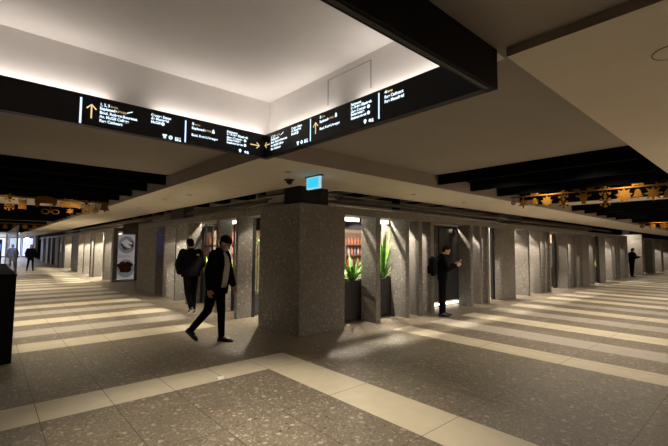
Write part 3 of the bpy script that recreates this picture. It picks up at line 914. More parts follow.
struct('wall_block_2', box(13.0, 14.2, FY + .2, FY + .5, ZT + .001, ZS + .3), M['column'], 'dark column stub above the right front')
area('plenum_light', (10, 7.0, 4.1), 6, 1, 12, (1, .85, .65))
area('plenum_light', (5.6, 12, 4.1), 1, 6, 12, (1, .85, .65))

# ------------------------------------------------------------------ exit sign, camera, small ceiling fittings
ex = thing('exit_sign', 'glowing cyan exit light box hanging from the soffit over the corner block', 'exit sign', (3.79, 4.75, 2.5))
mobj('housing', box(-.02, .02, -.165, .165, .012, .2, .004), M['exit_frame'], ex)
for s in (-1, 1):
    mobj('lit_face', box(s * .0225 - .0015, s * .0225 + .0015, -.138, .138, .035, .185), M['exit'], ex)
mobj('mounting_plate', box(-.03, .03, -.2, .2, .2, .2195), M['frame'], ex)
sc_ = thing('security_camera', 'small dark dome security camera on the soffit left of the exit sign', 'camera', (3.71, 5.30, ZS + .001))
bm = bmesh.new(); prism(bm, disc_poly(.085, 24), .018, (Vector((1, 0, 0)), Vector((0, 1, 0)), Vector((0, 0, -1))), (0, 0, -.0005)); mobj('base', bm, M['frame'], sc_)
bm = bmesh.new(); ball(bm, (0, 0, -.03), .05, .05, .055); mobj('dome', bm, M['phone'], sc_, smooth=True)
for i, (x, y) in enumerate(((3.30, 4.75), (3.25, 8.4), (3.17, 9.7), (3.28, 12.3), (6.6, 4.95), (8.6, 4.95))):
    bm = bmesh.new(); prism(bm, disc_poly(.05, 20), .006, (Vector((1, 0, 0)), Vector((0, 1, 0)), Vector((0, 0, -1))), (0, 0, -.0003))
    o = mobj('recessed_downlight', bm, M['panel_line'], None, (x, y, ZS))
    tag(o, ('small unlit recessed downlight in the left soffit, %s from the exit sign' % ORD[i]) if i < 4 else ('small unlit recessed downlight in the right soffit, %s from the exit sign' % ORD[i - 4]), 'downlight')
sp = thing('ceiling_speaker', 'round flush ceiling speaker in the cream soffit at the upper right', 'speaker', (3.27, .37, 2.885))
bm = bmesh.new()
for p in ring_polys(.125, .006, 32): prism(bm, p, .004, (Vector((1, 0, 0)), Vector((0, 1, 0)), Vector((0, 0, -1))), (0, 0, -.0003))
mobj('rim', bm, M['frame'], sp)
bm = bmesh.new(); prism(bm, disc_poly(.117, 32), .003, (Vector((1, 0, 0)), Vector((0, 1, 0)), Vector((0, 0, -1))), (0, 0, -.0003)); mobj('grille', bm, M['cream'], sp)

# ------------------------------------------------------------------ gold garlands of flat cut-outs
def star_poly(n, r, q, x=0, y=0, a0=PI / 2): return [((r if i % 2 == 0 else q) * math.cos(a0 + PI * i / n) + x, (r if i % 2 == 0 else q) * math.sin(a0 + PI * i / n) + y) for i in range(2 * n)]
def flake(r, y=0):
    ps = []
    for k in range(6):
        a = PI / 6 + k * PI / 3; ca, sa = math.cos(a), math.sin(a)
        def P(u, v): return (u * ca - v * sa, u * sa + v * ca + y)
        ps.append([P(0, -.13 * r), P(r, -.13 * r), P(r, .13 * r), P(0, .13 * r)])
        for s in (1, -1):
            ps.append([P(.5 * r, 0), P(.85 * r, s * .34 * r), P(.98 * r, s * .22 * r), P(.72 * r, 0)][::s])
    ps.append(disc_poly(.34 * r, 12, 0, y))
    return ps
def bellp(h, y=0): return [[(-.5 * h, -.45 * h + y), (.5 * h, -.45 * h + y), (.36 * h, -.25 * h + y), (.28 * h, .2 * h + y), (.1 * h, .42 * h + y), (-.1 * h, .42 * h + y), (-.28 * h, .2 * h + y), (-.36 * h, -.25 * h + y)], disc_poly(.12 * h, 10, 0, -.5 * h + y)]
def bow(r, y=0): return [[(0, y), (-r, .6 * r + y), (-r, -.5 * r + y)], [(0, y), (r, -.5 * r + y), (r, .6 * r + y)], disc_poly(.3 * r, 10, 0, y)]
def deer(s):
    ps = [[(-.28 * s, .05 * s), (-.10 * s, -.55 * s), (.10 * s, -.55 * s), (.28 * s, .05 * s), (.16 * s, .2 * s), (-.16 * s, .2 * s)]]
    for q in (1, -1):
        f = lambda L: [(x * q, y) for x, y in L][::q]
        ps.append(f([(.2 * s, .02 * s), (.5 * s, .12 * s), (.42 * s, -.04 * s), (.25 * s, -.08 * s)]))
        ps.append(f([(.08 * s, .18 * s), (.16 * s, .15 * s), (.42 * s, .38 * s), (.62 * s, .75 * s), (.52 * s, .78 * s), (.34 * s, .46 * s)]))
        ps.append(f([(.36 * s, .36 * s), (.44 * s, .34 * s), (.70 * s, .52 * s), (.66 * s, .60 * s)]))
        ps.append(f([(.24 * s, .34 * s), (.32 * s, .40 * s), (.28 * s, .72 * s), (.20 * s, .70 * s)]))
    return ps
def sun(r, y=0): return [star_poly(9, r, .62 * r, 0, y)]
def hat(s): return [[(-.62 * s, -.18 * s), (.62 * s, -.18 * s), (.66 * s, .05 * s), (.5 * s, .26 * s), (.1 * s, .34 * s), (-.5 * s, .3 * s), (-.66 * s, .02 * s)],
                    [(-.66 * s, -.1 * s), (-.3 * s, -.1 * s), (-.4 * s, -.42 * s), (-.56 * s, -.5 * s)], [(.3 * s, -.1 * s), (.66 * s, -.1 * s), (.56 * s, -.32 * s), (.42 * s, -.36 * s)]]
def specs(r):
    out = []
    for sx in (-1, 1):
        out += [[(x + sx * r * 1.25, y * .75) for x, y in p] for p in ring_polys(r, .2 * r, 16)]
    out.append(rect(-.3 * r, .3 * r, -.08 * r, .08 * r))
    return out
def garland(where, plane, fixed, rail0, rail1, zr, items, lab):
    """plane 'R': hangs across the right corridor at x=fixed (u=y); 'L': across the left corridor at y=fixed (u=x)"""
    if plane == 'R': A, N = Vector((0, -1, 0)), Vector((-1, 0, 0)); P = lambda u, z: Vector((fixed, u, z))
    else: A, N = Vector((1, 0, 0)), Vector((0, -1, 0)); P = lambda u, z: Vector((u, fixed, z))
    B = Vector((0, 0, 1))
    b = bmesh.new()
    prism(b, rect(0, abs(rail1 - rail0), -.014, .014), .02, (A, B, N), (0, 0, 0))
    o = mobj('garland_rail', b, M['ornament'], None, P(rail0, zr)); tag(o, lab, 'garland rail')
    for nm, lb, u, dz, polys in items:
        b = bmesh.new()
        for p in polys: prism(b, p, .012, (A, B, N), (0, 0, 0))
        top = max(y for p in polys for x, y in p)
        o = mobj(nm, b, M['ornament'], None, P(u, zr + dz)); tag(o, lb, 'ornament')
        if dz + top < -.016:
            b = bmesh.new(); prism(b, rect(-.006, .006, top - .02, -dz - .014), .008, (A, B, N), (0, 0, 0)); mobj('hanger', b, M['ornament'], o)
W = 'on the right garland'
garland('right', 'R', 9.25, 4.104, 1.143, 2.81, [
    ('ring_ornament', 'small gold ring ornament at the soffit end of the right garland', 4.05, -.13, ring_polys(.05, .02) + [disc_poly(.018)]),
    ('star_ornament', 'six-pointed gold star beside the small ring ' + W, 3.82, -.15, [star_poly(6, .13, .06)]),
    ('bell_ornament', 'gold bell under a bow, between star and sunburst ' + W, 3.57, -.10, bow(.075, .13) + bellp(.16, -.02)),
    ('sunburst_ornament', 'gold sunburst left of the double snowflake ' + W, 3.31, -.15, sun(.13)),
    ('snowflake_ornament', 'gold double snowflake left of the deer head ' + W, 2.98, -.13, flake(.10, .09) + flake(.10, -.10)),
    ('deer_ornament', 'large gold deer head with antlers in the middle of the right garland', 2.60, -.10, deer(.30)),
    ('snowflake_ornament', 'gold double snowflake right of the deer head ' + W, 2.22, -.14, flake(.11, .10) + flake(.11, -.11)),
    ('sunburst_ornament', 'gold sunburst right of the deer head ' + W, 1.91, -.15, sun(.15)),
    ('bell_ornament', 'gold bell under a bow, right of the second sunburst ' + W, 1.69, -.09, bow(.09, .14) + bellp(.17, -.03)),
    ('star_ornament', 'large eight-pointed gold star right of the second bell ' + W, 1.46, -.15, [star_poly(8, .16, .07)]),
    ('bow_ornament', 'gold bow sitting on the rail near the right end of the right garland', 1.33, .0, bow(.09)),
    ('bell_ornament', 'gold bell at the right end of the right garland', 1.24, -.17, bellp(.19)),
], 'slim gold rail of the nearer garland across the right corridor')
W = 'on the left garland'
garland('left', 'L', 12.36, -.599, 2.534, 2.80, [
    ('snowflake_ornament', 'gold double snowflake ornament hanging at the left edge of the left garland', .38, -.16, flake(.11, .12) + flake(.10, -.10)),
    ('gift_ornament', 'square gold gift ornament with a bow left of the cap shape ' + W, .63, -.14, [(x, y) for x, y in ()] and [] or bow(.08, .05) + [rect(-.08, .08, -.16, .04)]),
    ('cap_ornament', 'wide gold cap shaped ornament ' + W, 1.10, -.06, hat(.36)),
    ('spectacles_ornament', 'round gold spectacles hanging below the cap shape ' + W, 1.20, -.33, specs(.085)),
    ('bow_ornament', 'gold bow on the rail right of the cap shape ' + W, 1.58, .0, bow(.09)),
    ('ribbon_ornament', 'long gold ribbon strip right of the cap shape ' + W, 1.60, -.13, [[(-.22, .08), (.27, .05), (.24, -.09), (.05, -.03), (-.18, -.08)]]),
    ('star_ornament', 'gold star hanging below the ribbon strip ' + W, 1.62, -.29, [star_poly(6, .10, .045)]),
    ('snowflake_ornament', 'gold double snowflake ornament right of the ribbon strip ' + W, 1.98, -.17, flake(.10, .11) + flake(.09, -.10)),
    ('bow_ornament', 'gold bow on the rail above the round bauble ' + W, 2.19, .0, bow(.08)),
    ('bauble_ornament', 'round gold bauble ' + W, 2.20, -.24, [disc_poly(.075), rect(-.02, .02, .07, .1)]),
    ('bell_ornament', 'gold bell ornament at the soffit end of the left garland', 2.42, -.10, bellp(.26)),
], 'slim gold rail of the nearer garland across the left corridor')
garland('right far', 'R', 21.9, 4.104, 1.143, 2.80, [(n, 'gold %s on the farther garland of the right corridor, %s from the soffit' % (w, ORD[i]), 3.9 - i * .38, -.15, p) for i, (n, w, p) in enumerate((
    ('star_ornament', 'star', [star_poly(6, .14, .07)]), ('sunburst_ornament', 'sunburst', sun(.13)), ('snowflake_ornament', 'snowflake', flake(.14)), ('bell_ornament', 'bell', bellp(.24)),
    ('star_ornament', 'star', [star_poly(6, .14, .07)]), ('deer_ornament', 'deer head', deer(.22)), ('snowflake_ornament', 'snowflake', flake(.14)), ('sunburst_ornament', 'sunburst', sun(.13))))],
    'slim gold rail of the farther garland across the right corridor')
garland('left far', 'L', 27.4, -.599, 2.534, 2.78, [(n, 'gold %s on the farther garland of the left corridor, %s from the left' % (w, ORD[i]), .3 + i * .42, -.16, p) for i, (n, w, p) in enumerate((
    ('star_ornament', 'star', [star_poly(6, .15, .07)]), ('bell_ornament', 'bell', bellp(.26)), ('snowflake_ornament', 'snowflake', flake(.15)), ('sunburst_ornament', 'sunburst', sun(.15)), ('star_ornament', 'star', [star_poly(6, .15, .07)])))],
    'slim gold rail of the farther garland across the left corridor')

# ------------------------------------------------------------------ kiosk at the left edge
ks = thing('kiosk_counter', 'black kiosk counter at the left edge of the corridor', 'counter', (0, 6.95, 0))
bm = bmesh.new()
f = [(-1.2, 0, 0), (.33, 0, 0), (.33, 4.2, 0), (-1.2, 4.2, 0), (-1.2, -.0, 1.18), (.335, -.0, 1.18), (.335, 4.2, 1.18), (-1.2, 4.2, 1.18)]
vs = [bm.verts.new(p) for p in f]
for q in ((0, 3, 2, 1), (4, 5, 6, 7), (0, 1, 5, 4), (1, 2, 6, 5), (2, 3, 7, 6), (3, 0, 4, 7)): bm.faces.new([vs[i] for i in q])
mobj('body', bm, M['black'], ks)
mobj('worktop', box(-1.22, .345, -.01, 4.21, 1.181, 1.2, .003), M['void'], ks)
gs = thing('glass_screen', 'upright clear glass screen standing on the kiosk counter', 'glass screen', (.335, 8.1, 1.201))
mobj('pane', box(-.008, .0, -1.1, 3.0, 0, .68), M['glass_clear'], gs)
mobj('pane', box(-.75, -.745, -1.0, 1.0, 0, .66), M['glass_clear'], gs)
for y in (-1.1, 2.96): mobj('post', box(-.02, .0, y, y + .02, 0, .68), M['metal'], gs)
mn = thing('monitor', 'dark monitor with a blue lit screen on the kiosk counter behind the glass', 'monitor', (.03, 9.0, 1.201))
mobj('stand', box(-.1, .1, -.05, .05, 0, .06, .005), M['frame'], mn)
mobj('case', box(-.28, .18, -.02, .02, .061, .5, .005), M['frame'], mn)
mobj('screen', box(-.26, .16, -.024, -.021, .30, .42), M['screen_blue'], mn)

# ------------------------------------------------------------------ far end of the left corridor: bright shop
sf = thing('lit_shopfront', 'bright bluish white lit shopfront closing the far end of the left corridor', 'shopfront', (2, 56, 0))
mobj('wall', box(-4, 2.2, 0, .2, 0, 3.6), M['white'], sf)
for i in range(5):
    w0 = -3.5 + i * 1.13
    fr = mobj('window', box(w0, w0 + 1.0, -.05, 0, .3, 2.5), M['frame'], sf)
    mobj('pane', box(w0 + .05, w0 + .95, -.07, -.051, .4, 2.4), M['screen_white'] if i % 2 else glow('pane_lilac', (.50, .55, 1.0), 1.7), fr)
area('far_light', (1.0, 53, 3.0), 3, 4, 420, (.75, .8, 1))
area('far_light', (1.0, 46, 3.3), 2, 3, 120, (.85, .88, 1))
gl = bmesh.new(); ball(gl, (0, 0, 0), .2, .2, .2)
o = mobj('globe_lamp', gl, glow('globe_glow', (.85, .92, 1), 6), None, (2.62, 42, 2.0), True); o.location = (2.7, 44, 2.1)
tag(o, 'round white globe lamp near the far end of the left corridor', 'lamp')
bm = bmesh.new(); tube(bm, [(0, 0, .19), (0, 0, .62)], .01); mobj('cord', bm, M['frame'], o)
for i, (x0, x1, z0, z1) in enumerate(((.75, 1.45, 3.16, 3.32), (1.72, 2.12, 3.02, 3.12), (2.28, 2.4, 2.98, 3.06))):
    s_ = thing('overhead_sign', 'bright bluish overhead sign in the far left ceiling void, %s from the left' % ORD[i], 'sign', ((x0 + x1) / 2, 25.2, z0))
    w = (x1 - x0) / 2
    mobj('lit_face', box(-w, w, -.03, .03, 0, z1 - z0, .004), M['screen_white'], s_)
    bm = bmesh.new(); tube(bm, [(-w * .6, 0, z1 - z0), (-w * .6, 0, 3.74 - z0)], .008); tube(bm, [(w * .6, 0, z1 - z0), (w * .6, 0, 3.74 - z0)], .008)
    mobj('hanger', bm, M['frame'], s_)
nt_ = box_thing('wall_notice', 'small pale framed notice on a far pier of the left front', 'notice', FX - .03, FX - .005, 35.2, 35.7, 1.15, 1.7, M['whitebox'], .004)
struct('wall_far_left', box(FX + .5, FX + .7, 39, 60, 0, 2.75), M['dark_wall'], 'pale wall beyond the left front')
struct('wall_opposite_left', box(-4.1, -4.0, -4, 62, 0, 3.8), M['shopwall'], 'wall across the left corridor')
struct('wall_opposite_right', box(-4, 50, -3.1, -3.0, 0, 3.8), M['shopwall'], 'wall behind the camera')
struct('wall_far_right_end', box(50, 50.1, -3, 10, 0, 3.8), M['column'], 'dark far end of the right corridor')

# a scrap of paper on the stripe
bm = bmesh.new()
pts = [(-.05, -.022, 0), (.045, -.028, 0), (.052, .02, 0), (-.04, .026, 0)]
b0 = [bm.verts.new(p) for p in pts]; b1 = [bm.verts.new((p[0] * .9, p[1] * .8, .012 + .006 * (i % 2))) for i, p in enumerate(pts)]
bm.faces.new(b0[::-1]); bm.faces.new(b1)
for i in range(4): bm.faces.new((b0[i], b0[(i + 1) % 4], b1[(i + 1) % 4], b1[i]))
o = mobj('paper_scrap', bm, M['whitebox'], None, (2.21, 4.56, .001)); o.rotation_euler = (0, 0, .3)
tag(o, 'small crumpled white paper scrap lying on the pale floor stripe', 'litter')

# ------------------------------------------------------------------ people
def remesh(name, bm, mat, parent, vox, smooth_it=2):
    me = bpy.data.meshes.new(name)
    bmesh.ops.recalc_face_normals(bm, faces=bm.faces[:])
    bm.to_mesh(me); bm.free()
    o = bpy.data.objects.new(name, me)
    COL.objects.link(o)
    m = o.modifiers.new('r', 'REMESH'); m.mode = 'VOXEL'; m.voxel_size = vox
    s = o.modifiers.new('s', 'SMOOTH'); s.factor = .5; s.iterations = smooth_it
    bpy.context.view_layer.update()
    dg = bpy.context.evaluated_depsgraph_get()
    nm = bpy.data.meshes.new_from_object(o.evaluated_get(dg))
    o.modifiers.clear()
    o.data = nm
    bpy.data.meshes.remove(me)
    nm.materials.clear(); nm.materials.append(mat)
    for p in nm.polygons: p.use_smooth = True
    o.parent = parent
    return o
def dirv(a, lat=0.0): return Vector((math.sin(a), lat, -math.cos(a))).normalized()

def person(label, loc, heading, H=1.78, legs=None, arms=None, lean=.04, head=(0, 0), hat=False, beard=False, hem=.0, open_coat=False,
           puffy=0.0, fine=1.0, coat='coat', sole=False, backpack=False, hood=False, group=None, hairlong=False):
    """legs: {s: (hip flex, knee flex, foot pitch, abduct)}, arms: {s: (flex, abduct, elbow, inward)}; s=+1 is the left side"""
    root = thing('person', label, 'person', (loc[0], loc[1], 0), heading, group)
    k = H / 1.78
    V = lambda x, y, z: Vector((x, y, z))
    pel = V(0, 0, .93)
    sp_ = V(math.sin(lean), 0, math.cos(lean)); fw = V(math.cos(lean), 0, -math.sin(lean)); lf = V(0, 1, 0)
    J = {}
    low = 9
    for s in (1, -1):
        hf, kf, fp, ab = legs[s]
        hip = pel + V(0, s * .09, 0)
        knee = hip + dirv(hf, s * ab) * .43
        ank = knee + dirv(hf - kf, s * ab * .5) * .43
        fd = V(math.cos(fp), s * .10, math.sin(fp)).normalized()
        fu = V(-math.sin(fp), 0, math.cos(fp))
        heel = ank - fd * .05 - fu * .075
        toe = ank + fd * .185 - fu * .075
        low = min(low, heel.z, toe.z)
        J[s] = (hip, knee, ank, fd, fu)
    dz = V(0, 0, -low)
    pel = pel + dz
    for s in (1, -1):
        J[s] = tuple(v + dz for v in J[s][:3]) + J[s][3:]
    at = lambda h: pel + sp_ * h
    A = {}
    for s in (1, -1):
        fl, ab, el, inw = arms[s]
        sh = at(.50) + lf * s * .175
        elb = sh + (dirv(fl, s * math.sin(ab))) * .29
        fdir = dirv(fl + el, -s * math.sin(inw))
        wr = elb + fdir * .255
        A[s] = (sh, elb, wr, fdir)
    nk = at(.56)
    yaw, pit = head
    hf = (fw * math.cos(pit) - sp_ * math.sin(pit))
    hf = Matrix.Rotation(yaw, 3, sp_) @ hf
    hl = Matrix.Rotation(yaw, 3, sp_) @ lf
    hu = hf.cross(hl).normalized()
    hc = at(.60) + hu * .115 + hf * (.025 + .03 * math.sin(max(pit, 0)))
    HM = Matrix((hf, hl, hu)).transposed()
    hp = lambda x, y, z: hc + hf * x + hl * y + hu * z
    sc = lambda b: bmesh.ops.scale(b, vec=(k, k, k), verts=b.verts[:])
    # ---- body, one continuous surface
    b = bmesh.new()
    ball(b, hp(-.005, 0, .03), .098, .076, .100, HM)
    ball(b, hp(.03, 0, -.045), .066, .058, .078, HM)
    ball(b, hp(.062, 0, -.085), .030, .034, .026, HM)
    loft(b, [(hp(.075, 0, .02), hl * .012, hu * .012), (hp(.108, 0, -.022), hl * .017, hu * .013), (hp(.09, 0, -.034), hl * .016, hu * .010)], 10)
    ball(b, hp(.078, 0, .028), .022, .058, .013, HM)
    for s in (1, -1):
        ball(b, hp(-.002, s * .080, -.008), .026, .010, .034, HM)
    capsule(b, nk - sp_ * .04, hp(-.018, 0, -.05), .060, .054)
    loft(b, [(at(-.06), fw * .08, lf * .13), (at(.05), fw * .10, lf * .155), (at(.18), fw * .095, lf * .14), (at(.34), fw * .11, lf * .165), (at(.46), fw * .10, lf * .175), (at(.55), fw * .06, lf * .09)], 20)
    for s in (1, -1):
        hip, knee, ank, fd, fu = J[s]
        capsule(b, hip, knee, .082, .054); capsule(b, knee, ank, .052, .036)
        capsule(b, ank - fu * .035 - fd * .02, ank + fd * .12 - fu * .045, .036, .03)
        sh, elb, wr, fdir = A[s]
        capsule(b, at(.48) + lf * s * .1, sh, .06, .052); capsule(b, sh, elb, .048, .038); capsule(b, elb, wr, .037, .026)
        # hand: palm, four bent fingers, thumb leaving the side of the palm
        inn = (-lf * s)                                     # palm faces the body
        inn = (inn - fdir * inn.dot(fdir)).normalized()
        wv = fdir.cross(inn).normalized()
        if wv.dot(fw - sp_ * .0) < 0: wv = -wv              # thumb side is forward / up
        pc = wr + fdir * .055
        HB = Matrix((fdir, wv, inn)).transposed()
        ball(b, pc, .056, .040, .016, HB)
        for q, (off, ln_) in enumerate(((.030, .068), (.010, .076), (-.010, .070), (-.029, .056))):
            p0 = wr + fdir * .095 + wv * off
            p1 = p0 + (fdir * .92 + inn * .38) * ln_ * .5
            p2 = p1 + (fdir * .60 + inn * .80) * ln_ * .5
            capsule(b, p0, p1, .0095, .009, 10); capsule(b, p1, p2, .009, .0075, 10)
        t0 = wr + fdir * .035 + wv * .030; t1 = t0 + (fdir * .75 + wv * .55 + inn * .3) * .042; t2 = t1 + (fdir * .95 + inn * .4) * .030
        capsule(b, t0, t1, .012, .0105, 10); capsule(b, t1, t2, .0105, .009, 10)
    sc(b)
    remesh('body', b, M['skin'], root, .0062 * fine, 1)
    # ---- face details
    for s in (1, -1):
        b = bmesh.new(); ball(b, hp(.084, s * .032, .012), .010, .013, .008, HM, 10, 6); sc(b); mobj('eye', b, M['eye'], root, smooth=True)
    b = bmesh.new(); ball(b, hp(.087, 0, -.066), .010, .022, .007, HM, 10, 6); sc(b); mobj('mouth', b, M['lip'], root, smooth=True)
    # ---- trousers
    b = bmesh.new()
    loft(b, [(at(-.10), fw * .085, lf * .15), (at(-.02), fw * .115, lf * .175), (at(.08), fw * .108, lf * .165)], 20)
    for s in (1, -1):
        hip, knee, ank, fd, fu = J[s]
        capsule(b, hip, knee, .098, .070); capsule(b, knee, ank + (knee - ank) * .06, .068, .055)
    sc(b); remesh('trousers', b, M['trouser'], root, .012 * fine, 3)
    # ---- shoes
    for s in (1, -1):
        hip, knee, ank, fd, fu = J[s]
        fl_ = fu.cross(fd).normalized()
        b = bmesh.new()
        loft(b, [(ank - fd * .065 - fu * .035, fl_ * .026, fu * .03), (ank - fd * .04 - fu * .03, fl_ * .040, fu * .045), (ank + fd * .03 - fu * .028, fl_ * .043, fu * .047),
                 (ank + fd * .11 - fu * .045, fl_ * .048, fu * .030), (ank + fd * .17 - fu * .052, fl_ * .040, fu * .022), (ank + fd * .20 - fu * .056, fl_ * .02, fu * .014)], 16)
        capsule(b, ank, ank + (knee - ank) * .1, .043, .043)
        sc(b); so = remesh('shoe', b, M['shoe'], root, .009 * fine, 2)
        b = bmesh.new()
        rows = [(-.072, .020), (-.05, .038), (.03, .040), (.11, .047), (.17, .040), (.205, .018)]
        up_ = [b.verts.new(ank + fd * x + fl_ * w - fu * .058) for x, w in rows] + [b.verts.new(ank + fd * x - fl_ * w - fu * .058) for x, w in rows[::-1]]
        dn_ = [b.verts.new(v.co - fu * .017) for v in up_]
        b.faces.new(up_); b.faces.new(dn_[::-1]); n_ = len(up_)
        for i in range(n_): b.faces.new((up_[i], dn_[i], dn_[(i + 1) % n_], up_[(i + 1) % n_]))
        sc(b); mobj('sole', b, M['sole'] if sole else M['shoe'], so)
    # ---- shirt and coat
    p = puffy
    if open_coat:
        b = bmesh.new()
        loft(b, [(at(-.02) + fw * .055, fw * .108, lf * .135), (at(.15) + fw * .062, fw * .118, lf * .138), (at(.35) + fw * .055, fw * .130, lf * .138), (at(.47) + fw * .035, fw * .115, lf * .12), (at(.56) + fw * .008, fw * .066, lf * .066)], 20)
        sc(b); mobj('shirt', b, M['shirt'], root, smooth=True)
    b = bmesh.new()
    rings = [(at(-.06 - hem), fw * (.125 + p), lf * (.185 + p)), (at(.05), fw * (.125 + p), lf * (.18 + p)), (at(.18), fw * (.122 + p), lf * (.175 + p * 1.2)),
             (at(.34), fw * (.132 + p), lf * (.192 + p)), (at(.45), fw * (.122 + p * .7), lf * (.198 + p * .7)), (at(.53), fw * .09, lf * .13), (at(.575), fw * .072, lf * .078)]
    if hem > .05: rings.insert(0, (at(-.08 - hem), fw * .13, lf * .19))
    loft(b, rings, 24)
    for s in (1, -1):
        sh, elb, wr, fdir = A[s]
        capsule(b, at(.46) + lf * s * .11, sh, .075, .072 + p * .6); capsule(b, sh, elb, .070 + p * .8, .060 + p * .9); capsule(b, elb, elb.lerp(wr, .93), .058 + p * .8, .044 + p * .5)
    loft(b, [(at(.54), fw * .078, lf * .085), (at(.60) - fw * .005, fw * .075, lf * .08), (at(.615) - fw * .005, fw * .07, lf * .074)], 18)
    if hood: ball(b, at(.52) - fw * .11, .07, .13, .07)
    sc(b); ct = remesh('coat' if coat == 'coat' else 'jacket', b, M[coat], root, .013 * fine, 3)
    if open_coat:
        for s in (1, -1):
            b = bmesh.new()
            pr = None
            for h, y0, xf in ((-.05 - hem, .125, .128), (.05, .122, .148), (.2, .120, .150), (.36, .112, .157), (.47, .09, .130), (.55, .07, .08)):
                row = [b.verts.new(at(h) + lf * s * (y0 - .012) + fw * (xf + .006)), b.verts.new(at(h) + lf * s * (y0 + .05) + fw * (xf - .012)), b.verts.new(at(h) + lf * s * (y0 + .03) + fw * (xf - .05))]
                if pr:
                    for q in range(2): b.faces.new((pr[q], pr[q + 1], row[q + 1], row[q]))
                pr = row
            sc(b); mobj('lapel', b, M[coat], ct)
    # ---- hair or hat
    if hat:
        b = bmesh.new(); ball(b, hp(-.014, 0, .055), .106, .086, .088, HM)
        loft(b, [(hp(-.008, 0, .030), hf * .108, hl * .088), (hp(-.008, 0, .062), hf * .110, hl * .090)], 24)
        bmesh.ops.bisect_plane(b, geom=b.verts[:] + b.edges[:] + b.faces[:], plane_co=hp(0, 0, .022), plane_no=(hu + hf * -.28).normalized(), clear_inner=True)
        bmesh.ops.holes_fill(b, edges=b.edges[:])
        sc(b); mobj('beanie', b, M['hat'], root, smooth=True)
        b = bmesh.new(); ball(b, hp(-.055, 0, -.01), .045, .070, .060, HM); sc(b); mobj('hair', b, M['hair'], root, smooth=True)
    else:
        b = bmesh.new(); ball(b, hp(-.018, 0, .048), .100, .083, .094, HM); ball(b, hp(-.05, 0, -.005), .056, .076, .075, HM); ball(b, hp(.045, 0, .105), .045, .055, .028, HM)
        if hairlong: ball(b, hp(-.05, 0, -.10), .05, .085, .12, HM)
        sc(b); remesh('hair', b, M['hair'], root, .008 * fine, 2)
    if beard:
        b = bmesh.new(); ball(b, hp(.050, 0, -.088), .050, .058, .036, HM); sc(b); mobj('beard', b, M['hair'], root, smooth=True)
    pts = {'pel': at(0) * k, 'chest': at(.36) * k, 'fw': fw, 'lf': lf, 'sp': sp_, 'A': {s: tuple(v * k for v in A[s][:3]) + (A[s][3],) for s in (1, -1)}, 'k': k, 'back': at(.30) * k - fw * (.13 + p) * k}
    return root, pts

# man in the beanie, walking to the right
m1, d1 = person('walking man in black beanie and open black coat over a pale grey shirt', (2.95, 6.30), math.radians(-55), 1.82,
                legs={1: (.10, .06, -.02, .0), -1: (-.24, .50, -.60, .0)}, arms={1: (.18, .12, .25, .1), -1: (-.20, .12, .22, .0)},
                lean=.09, head=(.0, .42), hat=True, hem=.10, open_coat=True, puffy=.022)
# man seen from behind
m2, d2 = person('man in black puffer jacket walking away, seen from behind, with pale shoe soles', (3.70, 9.32), math.radians(88), 1.80,
                legs={-1: (.10, .06, 0, .02), 1: (-.26, .42, -.55, .02)}, arms={1: (-.10, .38, .75, .25), -1: (.05, .3, .6, .25)},
                lean=.06, head=(.25, .15), puffy=.045, coat='jacket', sole=True)
b = bmesh.new(); 
for r_ in ((-.03, .03, 0, .008), (-.03, .022, .013, .021), (-.03, .03, .026, .034)): prism(b, rect(*r_), .003, (Vector((0, -1, 0)), Vector((0, 0, 1)), Vector((-1, 0, 0))), (0, 0, 0))
em = mobj('jacket_emblem', b, M['whitebox'], m2, d2['chest'] - d2['fw'] * .182 + Vector((0, -.10, .07)))
# man with the phone
m3, d3 = person('man in dark clothes standing by the glass door and looking at his phone', (8.22, 5.33), math.radians(-52), 1.70,
                legs={1: (.06, .04, 0, .03), -1: (-.04, .02, 0, .03)}, arms={1: (.35, .05, 1.75, .35), -1: (.35, .05, 1.65, .35)},
                lean=.02, head=(0, .45), beard=True, puffy=.0, coat='jacket')
def backpack(d, heading, loc, lab):
    k = d['k']
    c = Vector(d['back']) - d['fw'] * .10
    M3 = Matrix.Rotation(heading, 3, 'Z')
    t_ = thing('backpack', lab, 'backpack', Vector((loc[0], loc[1], 0)) + M3 @ (c - Vector((0, 0, .24))), heading)
    bb = bmesh.new(); bx(bb, -.09, .085, -.15, .15, 0, .46); bmesh.ops.bevel(bb, geom=bb.edges[:], offset=.05, segments=3, affect='EDGES'); mobj('bag_body', bb, M['bag'], t_, smooth=True)
    bb = bmesh.new(); bx(bb, -.13, -.085, -.11, .11, .04, .25); bmesh.ops.bevel(bb, geom=bb.edges[:], offset=.02, segments=2, affect='EDGES'); mobj('front_pocket', bb, M['bag'], t_, smooth=True)
    for s in (1, -1):
        bb = bmesh.new(); tube(bb, [(.08, s * .10, .42), (.16, s * .11, .47), (.30, s * .12, .44), (.36, s * .13, .25), (.30, s * .16, .08), (.09, s * .13, .05)], .014); mobj('strap', bb, M['bag'], t_)
backpack(d3, math.radians(-52), (8.22, 5.33), 'black backpack worn by the man looking at his phone')
